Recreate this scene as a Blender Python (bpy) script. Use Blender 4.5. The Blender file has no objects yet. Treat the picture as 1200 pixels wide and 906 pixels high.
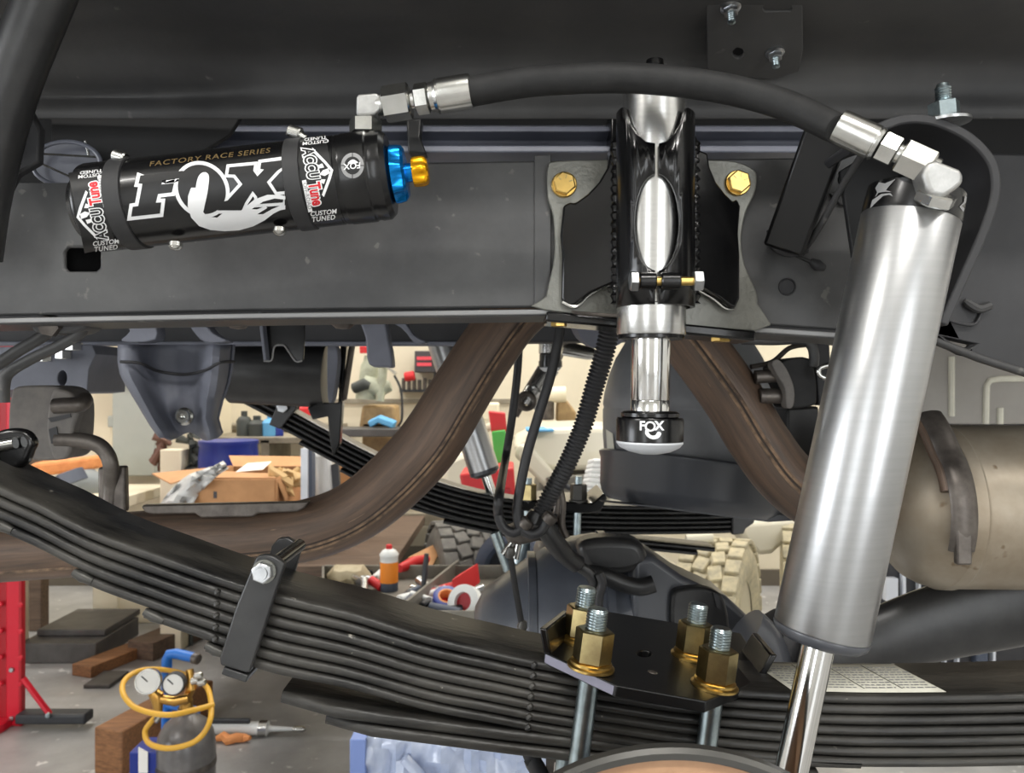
import bpy, bmesh, math, random
from mathutils import Vector, Matrix, Quaternion
random.seed(7)
SC = bpy.context.scene
COL = SC.collection
PI = math.pi
# ---------------------------------------------------------------- camera / world / lights / exposure
F, CX, CY, CAMZ = 930.0, 600.0, 453.0, 1.5
cam_d = bpy.data.cameras.new('camera'); cam = bpy.data.objects.new('camera', cam_d); COL.objects.link(cam)
cam.location = (0, 0, CAMZ); cam.rotation_euler = (PI/2, 0, 0)
cam_d.sensor_width = 36; cam_d.lens = F/1200*36; cam_d.clip_start = .01
cam_d.dof.use_dof = True; cam_d.dof.focus_distance = .63; cam_d.dof.aperture_fstop = 16
SC.camera = cam
W = bpy.data.worlds.new('daylight'); SC.world = W; W.use_nodes = True
W.node_tree.nodes['Background'].inputs[0].default_value = (.86, .93, 1, 1)
W.node_tree.nodes['Background'].inputs[1].default_value = .6
SC.view_settings.view_transform = 'Standard'; SC.view_settings.look = 'None'
SC.view_settings.exposure = -0.12; SC.view_settings.gamma = 1.0
def area(name, loc, rot, sx, sy, power, col=(1, 1, 1)):
    l = bpy.data.lights.new(name, 'AREA'); l.shape = 'RECTANGLE'; l.size = sx; l.size_y = sy; l.energy = power; l.color = col
    o = bpy.data.objects.new(name, l); COL.objects.link(o); o.location = loc; o.rotation_euler = rot
    return o
area('added_left_daylight', (-4.9, -.9, 1.7), (0, -PI/2, 0), 1.5, 1.7, 70, (.93, .96, 1))  # unseen daylight from the left, added for highlights on the metal
# daylight through the two open bay doors behind the photographer
area('bay_door_daylight', (1.95, -3.9, 1.75), (PI/2, 0, 0), 1.5, 3.2, 85, (.97, .99, 1))
area('bay_door_daylight', (-2.2, -3.9, 1.75), (PI/2, 0, 0), 1.0, 3.2, 50, (.97, .99, 1))
LAMPS = [(-3.2, -1.6), (0.2, -1.6), (3.4, -1.6), (-3.0, 3.9), (0.2, 3.9), (3.4, 3.9), (-3.0, 5.3), (.2, 5.3), (3.4, 5.3)]

# ---------------------------------------------------------------- helpers
def P(px, py, d): return Vector(((px-CX)/F*d, d, CAMZ+(CY-py)/F*d))
def S(n, d): return n/F*d
CAM = Vector((0, 0, CAMZ))
def lin(c):
    return tuple(((x/255)/12.92 if x/255 <= .04045 else ((x/255+.055)/1.055)**2.4) for x in c)
def on_plane(px, py, p0, n):
    D = P(px, py, 1)-CAM
    return CAM+D*((p0-CAM).dot(n)/D.dot(n))
def cr(pts, n=6, closed=False):
    pts = [tuple(p) for p in pts]; out = []; m = len(pts)
    rng = range(m) if closed else range(m-1)
    for i in rng:
        if closed: a, b, c, d = pts[i-1], pts[i], pts[(i+1) % m], pts[(i+2) % m]
        else: a, b, c, d = pts[max(i-1, 0)], pts[i], pts[i+1], pts[min(i+2, m-1)]
        for k in range(n):
            t = k/n
            out.append(tuple(.5*(2*q+(r-p)*t+(2*p-5*q+4*r-s)*t*t+(3*q-p-3*r+s)*t**3) for p, q, r, s in zip(a, b, c, d)))
    if not closed: out.append(pts[-1])
    return out
def interp(tab, x):
    if x <= tab[0][0]: (a, b), (c, d) = tab[0], tab[1]
    elif x >= tab[-1][0]: (a, b), (c, d) = tab[-2], tab[-1]
    else:
        for i in range(len(tab)-1):
            if tab[i][0] <= x <= tab[i+1][0]: (a, b), (c, d) = tab[i], tab[i+1]; break
    return b+(d-b)*(x-a)/(c-a)
def frame(A):
    A = Vector(A).normalized()
    f = Vector((0, -1, 0)) if abs(A.y) < .9 else Vector((0, 0, 1))
    f = (f-A*f.dot(A)).normalized()
    return A, f, A.cross(f)
def offset_poly(p, d):
    n = len(p); ar = sum(p[i][0]*p[(i+1) % n][1]-p[(i+1) % n][0]*p[i][1] for i in range(n))
    s = 1 if ar > 0 else -1; out = []
    for i in range(n):
        a, b, c = Vector(p[i-1]), Vector(p[i]), Vector(p[(i+1) % n])
        e, g = (b-a).normalized(), (c-b).normalized()
        n1, n2 = Vector((e.y, -e.x))*s, Vector((g.y, -g.x))*s
        m = n1+n2; L = m.length
        if L < .4: out.append(tuple(b+n1*d)); continue
        m.normalize(); k = d/max(m.dot(n1), .45)
        out.append(tuple(b+m*k))
    return out
def ell(cx, cy, rx, ry, n=28, sl=0):
    return [(cx+rx*math.cos(2*PI*i/n)-sl*math.sin(2*PI*i/n)*ry, cy+ry*math.sin(2*PI*i/n)) for i in range(n)]

class MB:
    def __init__(s): s.bm = bmesh.new()
    def raw(s, vs, fs):
        v = [s.bm.verts.new(p) for p in vs]
        for f in fs:
            try: s.bm.faces.new([v[i] for i in f])
            except ValueError: pass
        return s
    def box(s, c, size, rot=None):
        c = Vector(c); vs = []
        for x in (-.5, .5):
            for y in (-.5, .5):
                for z in (-.5, .5):
                    q = Vector((x*size[0], y*size[1], z*size[2]))
                    if rot is not None: q = rot @ q
                    vs.append(c+q)
        return s.raw(vs, [(0, 1, 3, 2), (4, 6, 7, 5), (0, 4, 5, 1), (2, 3, 7, 6), (0, 2, 6, 4), (1, 5, 7, 3)])
    def tube(s, pts, r, n=14, caps=True, closed=False, flat=None):
        pts = [Vector(p) for p in pts]; m = len(pts)
        rs = list(r) if hasattr(r, '__len__') else [r]*m
        T = []
        for i in range(m):
            a = pts[i-1] if (i > 0 or closed) else pts[0]
            b = pts[(i+1) % m] if (i < m-1 or closed) else pts[-1]
            T.append((b-a).normalized())
        _, u, _ = frame(T[0]); rings = []; uvl = s.bm.loops.layers.uv.verify(); Ln = [0.0]
        for a, b in zip(pts, pts[1:]): Ln.append(Ln[-1]+(b-a).length)
        for i in range(m):
            if i:
                q = T[i-1].rotation_difference(T[i]); u = q @ u
                u = (u-T[i]*u.dot(T[i])).normalized()
            w = T[i].cross(u)
            ky, kw = flat if flat else (1, 1)
            rings.append([s.bm.verts.new(pts[i]+(u*math.cos(2*PI*k/n)*ky+w*math.sin(2*PI*k/n)*kw)*rs[i]) for k in range(n)])
        for i in range(m if closed else m-1):
            a, b = rings[i], rings[(i+1) % m]
            for k in range(n):
                fc = s.bm.faces.new((a[k], a[(k+1) % n], b[(k+1) % n], b[k]))
                la, lb = Ln[i], Ln[i+1] if i+1 < m else Ln[i]
                for lp, uv in zip(fc.loops, ((la, k/n), (la, (k+1)/n), (lb, (k+1)/n), (lb, k/n))): lp[uvl].uv = uv
        if caps and not closed:
            s.bm.faces.new(rings[0]); s.bm.faces.new(rings[-1])
        return s
    def lathe(s, prof, o, axis, n=32, a0=0.0, sy=1.0, cap=True):
        A, f, u = frame(axis); o = Vector(o); rings = []
        for t, r in prof:
            if r <= 1e-7: rings.append([s.bm.verts.new(o+A*t)])
            else: rings.append([s.bm.verts.new(o+A*t+(f*math.cos(a0+2*PI*k/n)*sy+u*math.sin(a0+2*PI*k/n))*r) for k in range(n)])
        for a, b in zip(rings, rings[1:]):
            for k in range(n):
                k2 = (k+1) % n
                if len(a) == 1 and len(b) == 1: continue
                if len(a) == 1: s.bm.faces.new((a[0], b[k], b[k2]))
                elif len(b) == 1: s.bm.faces.new((a[k], a[k2], b[0]))
                else: s.bm.faces.new((a[k], a[k2], b[k2], b[k]))
        for rg in (rings[0], rings[-1]):
            if cap and len(rg) > 2: s.bm.faces.new(rg)
        return s
    def cyl(s, a, b, r, n=24, r2=None):
        a, b = Vector(a), Vector(b); L = (b-a).length
        return s.lathe([(0, r), (L, r if r2 is None else r2)], a, b-a, n)
    def bcyl(s, a, b, r, c, n=28):
        a, b = Vector(a), Vector(b); L = (b-a).length
        return s.lathe([(0, r-c), (c, r), (L-c, r), (L, r-c)], a, b-a, n)
    def hexa(s, a, b, r, a0=0.0, ch=.12):
        a, b = Vector(a), Vector(b); L = (b-a).length
        return s.lathe([(0, r*(1-ch)), (r*ch*.7, r), (L-r*ch*.7, r), (L, r*(1-ch))], a, b-a, 6, a0)
    def plate(s, outer, vec, holes=()):
        """outer: 3-D points of a flat outline, extruded by vec; holes the same"""
        vec = Vector(vec); bm = bmesh.new(); loops = []
        for lp in [outer]+list(holes):
            v = [bm.verts.new(p) for p in lp]; loops.append(v)
            for i in range(len(v)): bm.edges.new((v[i], v[(i+1) % len(v)]))
        if holes: bmesh.ops.triangle_fill(bm, use_beauty=True, use_dissolve=False, edges=bm.edges[:])
        else:
            f = bm.faces.new(loops[0])
        bm.verts.index_update()
        co = [v.co.copy() for v in bm.verts]; fs = [[v.index for v in f.verts] for f in bm.faces]
        li = [[v.index for v in l] for l in loops]; bm.free()
        n = len(co); v = [s.bm.verts.new(c) for c in co]+[s.bm.verts.new(c+vec) for c in co]
        for f in fs:
            s.bm.faces.new([v[i] for i in f]); s.bm.faces.new([v[i+n] for i in reversed(f)])
        for l in li:
            for i in range(len(l)):
                a, b = l[i], l[(i+1) % len(l)]
                s.bm.faces.new((v[a], v[b], v[b+n], v[a+n]))
        return s
    def pplate(s, pix, d, t, holes=()):
        return s.plate([P(x, y, d) for x, y in pix], (0, t, 0), [[P(x, y, d) for x, y in h] for h in holes])
    def sweep(s, pts, prof, side=(0, 1, 0)):
        """prof: (a, b) with a along side, b along the normal"""
        pts = [Vector(p) for p in pts]; B = Vector(side).normalized(); rings = []; m = len(pts)
        for i in range(m):
            T = (pts[min(i+1, m-1)]-pts[max(i-1, 0)]).normalized()
            N = B.cross(T)*-1; N.normalize()
            rings.append([s.bm.verts.new(pts[i]+B*a+N*b) for a, b in prof])
        k = len(prof)
        for a, b in zip(rings, rings[1:]):
            for i in range(k): s.bm.faces.new((a[i], a[(i+1) % k], b[(i+1) % k], b[i]))
        s.bm.faces.new(rings[0]); s.bm.faces.new(rings[-1])
        return s
    def build(s, name, mat, parent=None, bev=0, ang=38, seg=2, sub=0, thick=0, fixn=True):
        bm = s.bm
        if fixn: bmesh.ops.recalc_face_normals(bm, faces=bm.faces[:])
        for f in bm.faces: f.smooth = True
        me = bpy.data.meshes.new(name)
        if parent is not None: org = wloc(parent)
        else:
            xs = [v.co for v in bm.verts]
            org = Vector(((min(v.x for v in xs)+max(v.x for v in xs))/2, (min(v.y for v in xs)+max(v.y for v in xs))/2, min(v.z for v in xs)))
        bmesh.ops.translate(bm, verts=bm.verts[:], vec=-org)
        bm.to_mesh(me); bm.free()
        try: me.set_sharp_from_angle(angle=math.radians(ang))
        except Exception: pass
        o = bpy.data.objects.new(name, me); COL.objects.link(o)
        if parent is not None: o.parent = parent; WL[o] = org
        else: o.location = org; WL[o] = org
        me.materials.append(mat)
        if thick:
            md = o.modifiers.new('solid', 'SOLIDIFY'); md.thickness = thick; md.offset = -1
        if bev:
            md = o.modifiers.new('bevel', 'BEVEL'); md.width = bev; md.segments = seg; md.limit_method = 'ANGLE'; md.angle_limit = math.radians(40)
            md.harden_normals = False
        if sub:
            md = o.modifiers.new('sub', 'SUBSURF'); md.levels = sub; md.render_levels = sub
        return o
WL = {}
def wloc(o): return WL[o].copy()
def T(name, label, cat, loc, group=None):
    o = bpy.data.objects.new(name, None); COL.objects.link(o); o.location = loc; WL[o] = Vector(loc)
    o.empty_display_size = .02
    o['label'] = label; o['category'] = cat
    if group: o['group'] = group
    return o
def tag(o, label, cat, group=None, kind=None):
    o['label'] = label; o['category'] = cat
    if group: o['group'] = group
    if kind: o['kind'] = kind
    return o
def struct(o): o['kind'] = 'structure'; return o

class Cyl:
    def __init__(s, O, A, R): s.O = Vector(O); s.A, s.f, s.u = frame(A); s.R = R
    def hit(s, px, py, dr=0.0):
        D = (P(px, py, 1)-CAM).normalized(); w = CAM-s.O
        d = D-s.A*D.dot(s.A); q = w-s.A*w.dot(s.A); R = s.R+dr
        a, b, c = d.dot(d), 2*d.dot(q), q.dot(q)-R*R
        disc = max(b*b-4*a*c, 0.0)
        return CAM+D*((-b-math.sqrt(disc))/(2*a))
def poly2bm(polys):
    bm = bmesh.new()
    for p in polys:
        b = bmesh.new(); v = [b.verts.new((x, y, 0)) for x, y in p]
        for i in range(len(v)): b.edges.new((v[i], v[(i+1) % len(v)]))
        bmesh.ops.triangle_fill(b, use_beauty=True, use_dissolve=False, edges=b.edges[:])
        me = bpy.data.meshes.new('tmp'); b.to_mesh(me); b.free(); bm.from_mesh(me); bpy.data.meshes.remove(me)
    return bm
def text2bm(txt, org, xd, yd, size, shear=0, off=0, extrude=0, align='CENTER', space=1):
    """text drawn in pixel space: org the anchor, xd / yd unit directions, size in pixels"""
    c = bpy.data.curves.new('tmp', 'FONT'); c.body = txt; c.size = 1; c.align_x = align; c.align_y = 'CENTER'; c.shear = shear; c.offset = off
    c.space_character = space; c.resolution_u = 3
    o = bpy.data.objects.new('tmp', c); COL.objects.link(o)
    me = bpy.data.meshes.new_from_object(o.evaluated_get(bpy.context.evaluated_depsgraph_get()))
    bm = bmesh.new(); bm.from_mesh(me)
    bpy.data.objects.remove(o); bpy.data.curves.remove(c); bpy.data.meshes.remove(me)
    for v in bm.verts:
        x, y = v.co.x*size, v.co.y*size
        v.co = (org[0]+xd[0]*x+yd[0]*y, org[1]+xd[1]*x+yd[1]*y, 0)
    return bm
def decal(name, bm, surf, dr, mat, parent, step=4.0):
    """flat print: an outline in the photograph's plane laid onto a real surface (cylinder or plane)"""
    if isinstance(surf, Cyl):
        a = P2(surf.O); b = P2(surf.O+surf.A*.1); t = (b-a).normalized(); nrm = Vector((-t.y, t.x, 0))
        ds = [v.co.x*nrm.x+v.co.y*nrm.y for v in bm.verts]; k = math.floor(min(ds)/step)*step
        while k < max(ds):
            bmesh.ops.bisect_plane(bm, geom=bm.verts[:]+bm.edges[:]+bm.faces[:], plane_co=nrm*k, plane_no=nrm); k += step
        for v in bm.verts: v.co = surf.hit(v.co.x, v.co.y, dr)
    else:
        p0, n = surf
        for v in bm.verts: v.co = on_plane(v.co.x, v.co.y, p0-n*(-dr), n)
    bmesh.ops.recalc_face_normals(bm, faces=bm.faces[:])
    m = MB(); m.bm.free(); m.bm = bm
    return m.build(name, mat, parent, fixn=False)
def P2(p): return Vector((CX+p.x/p.y*F, CY-(p.z-CAMZ)/p.y*F, 0))

# ---------------------------------------------------------------- materials
def mat(name, col, rough=.5, metal=0.0, col2=None, nscale=40, namt=.5, bump=0, bscale=200, coat=0, spec=.5, stretch=None, rot=None,
        trans=0, emit=0, rvar=0, speck=None, alpha=1, contrast=(.35, .65), uv=False):
    m = bpy.data.materials.new(name); m.use_nodes = True; nt = m.node_tree; N = nt.nodes; L = nt.links; b = N['Principled BSDF']
    c = lin(col)+(1,); b.inputs['Base Color'].default_value = c
    b.inputs['Roughness'].default_value = rough; b.inputs['Metallic'].default_value = metal
    b.inputs['Specular IOR Level'].default_value = spec
    b.inputs['Coat Weight'].default_value = coat; b.inputs['Coat Roughness'].default_value = .08
    b.inputs['Transmission Weight'].default_value = trans; b.inputs['Alpha'].default_value = alpha
    if emit: b.inputs['Emission Color'].default_value = c; b.inputs['Emission Strength'].default_value = emit
    tc = N.new('ShaderNodeTexCoord'); mp = N.new('ShaderNodeMapping'); L.new(tc.outputs['UV' if uv else 'Object'], mp.inputs['Vector'])
    if stretch: mp.inputs['Scale'].default_value = stretch
    if rot: mp.inputs['Rotation'].default_value = rot
    nz = N.new('ShaderNodeTexNoise'); nz.inputs['Scale'].default_value = nscale; nz.inputs['Detail'].default_value = 6; nz.inputs['Roughness'].default_value = .62
    L.new(mp.outputs[0], nz.inputs['Vector'])
    out = None
    if col2:
        rp = N.new('ShaderNodeValToRGB'); rp.color_ramp.elements[0].position = contrast[0]; rp.color_ramp.elements[1].position = contrast[1]
        rp.color_ramp.elements[0].color = c; rp.color_ramp.elements[1].color = tuple(x+(y-x)*namt*2 if namt < .5 else y for x, y in zip(c, lin(col2)+(1,)))
        L.new(nz.outputs['Fac'], rp.inputs['Fac']); out = rp.outputs['Color']
    if speck:
        n2 = N.new('ShaderNodeTexNoise'); n2.inputs['Scale'].default_value = speck[1]; n2.inputs['Detail'].default_value = 3
        L.new(mp.outputs[0] if uv else tc.outputs['Object'], n2.inputs['Vector'])
        r2 = N.new('ShaderNodeValToRGB'); r2.color_ramp.elements[0].position = speck[2]; r2.color_ramp.elements[1].position = min(speck[2]+.05, 1)
        r2.color_ramp.elements[0].color = (0, 0, 0, 1); r2.color_ramp.elements[1].color = (1, 1, 1, 1)
        L.new(n2.outputs['Fac'], r2.inputs['Fac'])
        mx = N.new('ShaderNodeMix'); mx.data_type = 'RGBA'; L.new(r2.outputs['Color'], mx.inputs[0])
        if out: L.new(out, mx.inputs[6])
        else: mx.inputs[6].default_value = c
        mx.inputs[7].default_value = lin(speck[0])+(1,); out = mx.outputs[2]
    if out: L.new(out, b.inputs['Base Color'])
    if rvar:
        mr = N.new('ShaderNodeMapRange'); mr.inputs['To Min'].default_value = max(rough-rvar, .02); mr.inputs['To Max'].default_value = rough+rvar
        L.new(nz.outputs['Fac'], mr.inputs['Value']); L.new(mr.outputs[0], b.inputs['Roughness'])
    if bump:
        nb = N.new('ShaderNodeTexNoise'); nb.inputs['Scale'].default_value = bscale; nb.inputs['Detail'].default_value = 4
        L.new(mp.outputs[0], nb.inputs['Vector'])
        bp = N.new('ShaderNodeBump'); bp.inputs['Strength'].default_value = bump; bp.inputs['Distance'].default_value = .002
        L.new(nb.outputs['Fac'], bp.inputs['Height']); L.new(bp.outputs[0], b.inputs['Normal'])
    return m
SL = math.atan2(108, 505)
M = dict(
 frame=mat('frame_black', (56, 56, 57), .48, 0, (78, 78, 78), 9, .6, .12, 60, rvar=.1, speck=((96, 95, 92), 70, .68)),
 body=mat('body_undercoat', (50, 50, 51), .6, 0, (72, 71, 70), 5, .6, .12, 120, rvar=.1, speck=((92, 91, 88), 45, .7)),
 cross=mat('crossmember_eco_coat', (112, 115, 126), .34, 0, (92, 95, 106), 6, .6, .05, 80),
 dark=mat('dark_underside', (38, 38, 40), .6, 0, (52, 52, 54), 8, .6, .1, 60),
 gloss=mat('gloss_black_powder', (9, 9, 10), .24, 0, coat=.15, spec=.4, bump=.04, bscale=180),
 elbow=mat('forged_elbow', (158, 158, 156), .5, 1, (188, 188, 186), 50, .5, .08, 200),
 cut=mat('edge_reflection', (112, 110, 122), .4, .6),  # lavender tone stands in for a reflection on the spring plate's edge
 rustd=mat('pipe_groove', (62, 52, 46), .7),
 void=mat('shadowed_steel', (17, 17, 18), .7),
 lip=mat('bright_edge_steel', (136, 136, 136), .42, .2),  # pale tone stands in for light caught by the frame rail's lip
 platem=mat('black_plate_powder', (10, 10, 11), .34, 0, spec=.4, bump=.04, bscale=180),
 satin=mat('satin_black', (30, 30, 31), .38, 0, (44, 44, 44), 25, .5, .08, 160),
 leaf=mat('leaf_black', (20, 20, 20), .40, 0, (60, 58, 54), 30, .5, .5, 130, stretch=(.25, 1, 1), rvar=.1, speck=((150, 146, 136), 90, .73), spec=.4),
 leaf_far=mat('far_leaf_black', (17, 17, 18), .35, 0, (32, 32, 32), 30, .5, .2, 100),
 flange=mat('bracket_plate_grey', (132, 132, 126), .42, .5, (110, 110, 104), 20, .5, .3, 260),
 alu=mat('machined_aluminium', (206, 206, 204), .26, 1, (196, 196, 194), 3, .5, .02, 6, stretch=(2, 2, 150), rvar=.03),
 shock=mat('brushed_shock_aluminium', (182, 183, 184), .34, 1, (176, 177, 178), 3, .5, .006, 8, stretch=(2, 2, 110), rot=(0, -SL, 0), rvar=.02),
 chrome=mat('polished_shaft', (222, 222, 220), .12, 1),
 fit=mat('plated_fitting', (214, 214, 210), .24, 1, (190, 190, 186), 40, .5, .06, 60),
 bolt=mat('zinc_bolt', (196, 198, 200), .3, 1, (160, 162, 164), 60, .5),
 gold=mat('yellow_zinc', (222, 188, 112), .3, 1, (196, 164, 96), 60, .5),
 brassnut=mat('dark_gold_nut', (188, 172, 124), .28, 1, (150, 134, 96), 50, .5),
 stud=mat('zinc_stud', (176, 190, 194), .3, 1, (140, 152, 156), 60, .5),
 res=mat('anodized_black', (9, 9, 10), .26, 0, coat=.1, spec=.45),
 band=mat('rubber_band_black', (40, 40, 41), .55),
 blue=mat('blue_anodized', (18, 128, 206), .26, .85),
 gknob=mat('gold_anodized', (236, 168, 24), .25, .85),
 silver=mat('silver_print', (228, 229, 230), .35, .25),
 white=mat('white_print', (232, 232, 232), .5),
 red=mat('red_print', (206, 28, 40), .5),
 blackp=mat('black_print', (12, 12, 13), .4),
 goldp=mat('dull_gold_print', (96, 78, 44), .5),
 greyp=mat('grey_print', (140, 140, 140), .5),
 hose=mat('hose_rubber', (30, 30, 30), .62, 0, (38, 38, 38), 60, .5, .1, 300, spec=.3),
 rubber=mat('old_rubber', (98, 95, 92), .75, 0, (116, 111, 106), 40, .5, .2, 90),
 pad=mat('white_urethane', (205, 208, 212), .4),
 rust=mat('rusty_pipe', (112, 90, 74), .5, .15, (76, 65, 57), 1, .6, .25, 3, stretch=(10, 26, 1), rvar=.1, speck=((146, 120, 98), 2.0, .70), uv=True, contrast=(.3, .7)),
 rust2=mat('rusty_pipe_weld', (158, 130, 104), .6, .2, (82, 68, 58), 60, .6, .5, 150),
 muff=mat('muffler_steel', (164, 154, 138), .45, .5, (126, 112, 92), 6, .6, .12, 30, rvar=.1, speck=((110, 92, 70), 30, .68)),
 rod=mat('dull_steel_rod', (106, 100, 94), .42, .6, (78, 72, 68), 40, .5, .1, 90),
 plastic=mat('black_plastic', (104, 106, 110), .42, 0, (118, 120, 123), 12, .5, .06, 120),
 plgloss=mat('smooth_black_plastic', (72, 74, 79), .3),
 bluegrey=mat('eco_coated_steel', (116, 119, 130), .55, 0, (98, 101, 112), 10, .5, .1, 120),
 diff=mat('axle_paint', (76, 80, 88), .3, 0, (90, 94, 102), 8, .5, .12, 60),
 cable=mat('cable_black', (40, 40, 42), .45),
 paper=mat('label_paper', (214, 212, 198), .6, 0, (198, 196, 182), 20, .4),
 palepanel=mat('pale_body_paint', (150, 147, 142), .45, 0, (138, 134, 128), 4, .5),
 drum=mat('drum_cast', (178, 140, 108), .55, .2, (150, 112, 84), 20, .5, .15, 120),
 drumrim=mat('drum_rim', (70, 69, 66), .4, .5),
)

# ================================================================= the building
def room():
    mf = mat('concrete_floor', (174, 173, 171), .32, 0, (134, 133, 132), 1.6, .7, .12, 40, rvar=.12, speck=((206, 205, 202), 14, .66))
    mw = mat('cream_wall', (226, 216, 192), .7, 0, (212, 202, 178), 1.2, .5, .05, 60)
    mc = mat('ceiling_white', (206, 204, 198), .8)
    struct(MB().box((0, 1, -.05), (14, 11, .1)).build('floor', mf))
    struct(MB().box((0, 6.1, 2.15), (14, .2, 4.3)).build('wall_back', mw))
    mn = mat('pale_wall', (208, 208, 206), .7)
    struct(MB().box((-5.1, 1, 2.15), (.2, 10, 4.3)).build('wall_left', mn))
    w = struct(MB().box((-4.985, -.9, 1.7), (.03, 1.7, 1.9)).build('added_window_1', mat('window_frame_white', (220, 220, 220), .5)))  # unseen window added on the uncut wall for highlights from the left
    for k in (-.4, .4): MB().box((-4.965, -.9+k, 1.7), (.012, .74, 1.7)).build('pane', mat('glow_pane', (236, 244, 255), .1, emit=2.0), w)  # panes glow by themselves in place of daylight
    struct(MB().box((5.1, 1, 2.15), (.2, 10, 4.3)).build('wall_right', mn))
    m = MB()
    for x0, x1, z0, z1 in ((-5, -2.8, 0, 4.3), (-1.6, 1.1, 0, 4.3), (2.8, 5, 0, 4.3), (-2.8, -1.6, 3.5, 4.3), (1.1, 2.8, 3.5, 4.3)):
        m.box(((x0+x1)/2, -4.1, (z0+z1)/2), (x1-x0, .2, z1-z0))
    struct(m.build('wall_front', mn))
    struct(MB().box((0, 1, 4.35), (10.4, 10.4, .1)).build('ceiling', mc))
    struct(MB().box((0, 5.985, .06), (10, .03, .12)).build('baseboard_back', mat('baseboard_brown', (92, 84, 72), .6)))
    me = mat('lamp_tube', (255, 250, 238), .5, emit=9)
    mh = mat('lamp_housing', (220, 220, 218), .5)
    for i, (x, y) in enumerate(LAMPS):
        t = T('ceiling_light', f'twin tube light, {["nearest the bay doors", "above the truck tail", "nearest the back wall"][i//3]}, {["left", "middle", "right"][i%3]} of its row of three', 'ceiling light', (x, y, 4.3), 'twin tube ceiling lights')
        MB().box((x, y, 4.26), (1.3, .24, .08)).build('housing', mh, t)
        for k in (-.06, .06): MB().cyl((x-.6, y+k, 4.19), (x+.6, y+k, 4.19), .018, 10).build('tube', me, t)
        area('ceiling_lamp', (x, y, 4.15), (0, 0, 0), 1.2, .2, 54 if y > 0 else 82, (1, .975, .94))
room()

# ================================================================= truck body and chassis
bed = T('truck_bed', 'dark undercoated underside of the truck bed above the frame rail', 'truck bed', P(600, 140, .84))
def bed_build():
    # inner wheelhouse panel: a curved sheet running along the truck, leaning out towards the photographer
    prof = [(.800, 139), (.797, 128), (.800, 112), (.796, 92), (.782, 66), (.745, 38), (.695, 8), (.63, -40), (.56, -110), (.52, -190)]
    ps = [P(600, y, d) for d, y in cr(prof, 4)]
    m = MB(); xs = [-1.6+i*.05 for i in range(65)]; rows = []
    for x in xs:
        k = []
        for i, p in enumerate(ps):
            px = CX+x/p.y*F
            b = .016*math.exp(-((px-150)/110)**2)*math.exp(-((i-16)/5.2)**2)       # pressed bulge at the left
            b2 = -.014*max(0, min(1, (330-px)/160))*math.exp(-((i-8.8)/3.2)**2)
            k.append(m.bm.verts.new((x, p.y-b-b2, p.z)))
        rows.append(k)
    for a, b in zip(rows, rows[1:]):
        for i in range(len(ps)-1): m.bm.faces.new((a[i], a[i+1], b[i+1], b[i]))
    m.build('inner_panel', M['body'], bed, thick=.003)
    # bed floor and far side
    MB().box((.05, 1.42, 1.93), (3.2, 1.3, .03)).build('bed_floor', M['void'], bed)
    MB().box((.05, 2.06, 1.85), (3.2, .03, .25)).build('far_side_panel', M['dark'], bed)
    # seam plate with its nuts and holes at the top
    m = MB(); H = [ell(865, 62.5, 6.5, 6.5, 14), [(896, 6), (926, 6), (928, 10), (926, 14), (896, 14), (894, 10)]]
    out = [(828, -30), (940, -30), (941, 60), (936, 84), (905, 93), (842, 88), (829, 80)]
    pl0 = P(880, 40, .717); nn = Vector((0, -.045, .030)).normalized(); nn = Vector((0, -.62, -.78))
    a, b = P(600, 93, .785), P(600, 0, .680); tt = (b-a).normalized(); nn = Vector((0, -tt.z, tt.y)).normalized()
    pr = [[on_plane(x, y, a, nn) for x, y in l] for l in [out]+H]
    m.plate(pr[0], nn*-.004, pr[1:]); m.build('seam_plate', M['body'], bed, bev=.0008)
    for x, y in ((856, 8), (908, 61)):
        c = on_plane(x, y, a, nn); d = nn if nn.y < 0 else -nn
        n = MB().lathe([(-.001, .0088), (.0016, .0088), (.003, .0062)], c, d, 24).build('flange_nut', M['bolt'], bed)
        MB().hexa(c, c+d*.0075, .0066, .3).build('hex', M['bolt'], n)
        s = MB(); s.lathe([(0, .0034)]+[(.006+i*.001, .0034-.0004*(i % 2)) for i in range(11)]+[(.0165, .0026)], c, d, 16); s.build('stud', M['stud'], n)
    for x, y in ((700, 50), (430, 45)): pass
bed_build()
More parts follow.
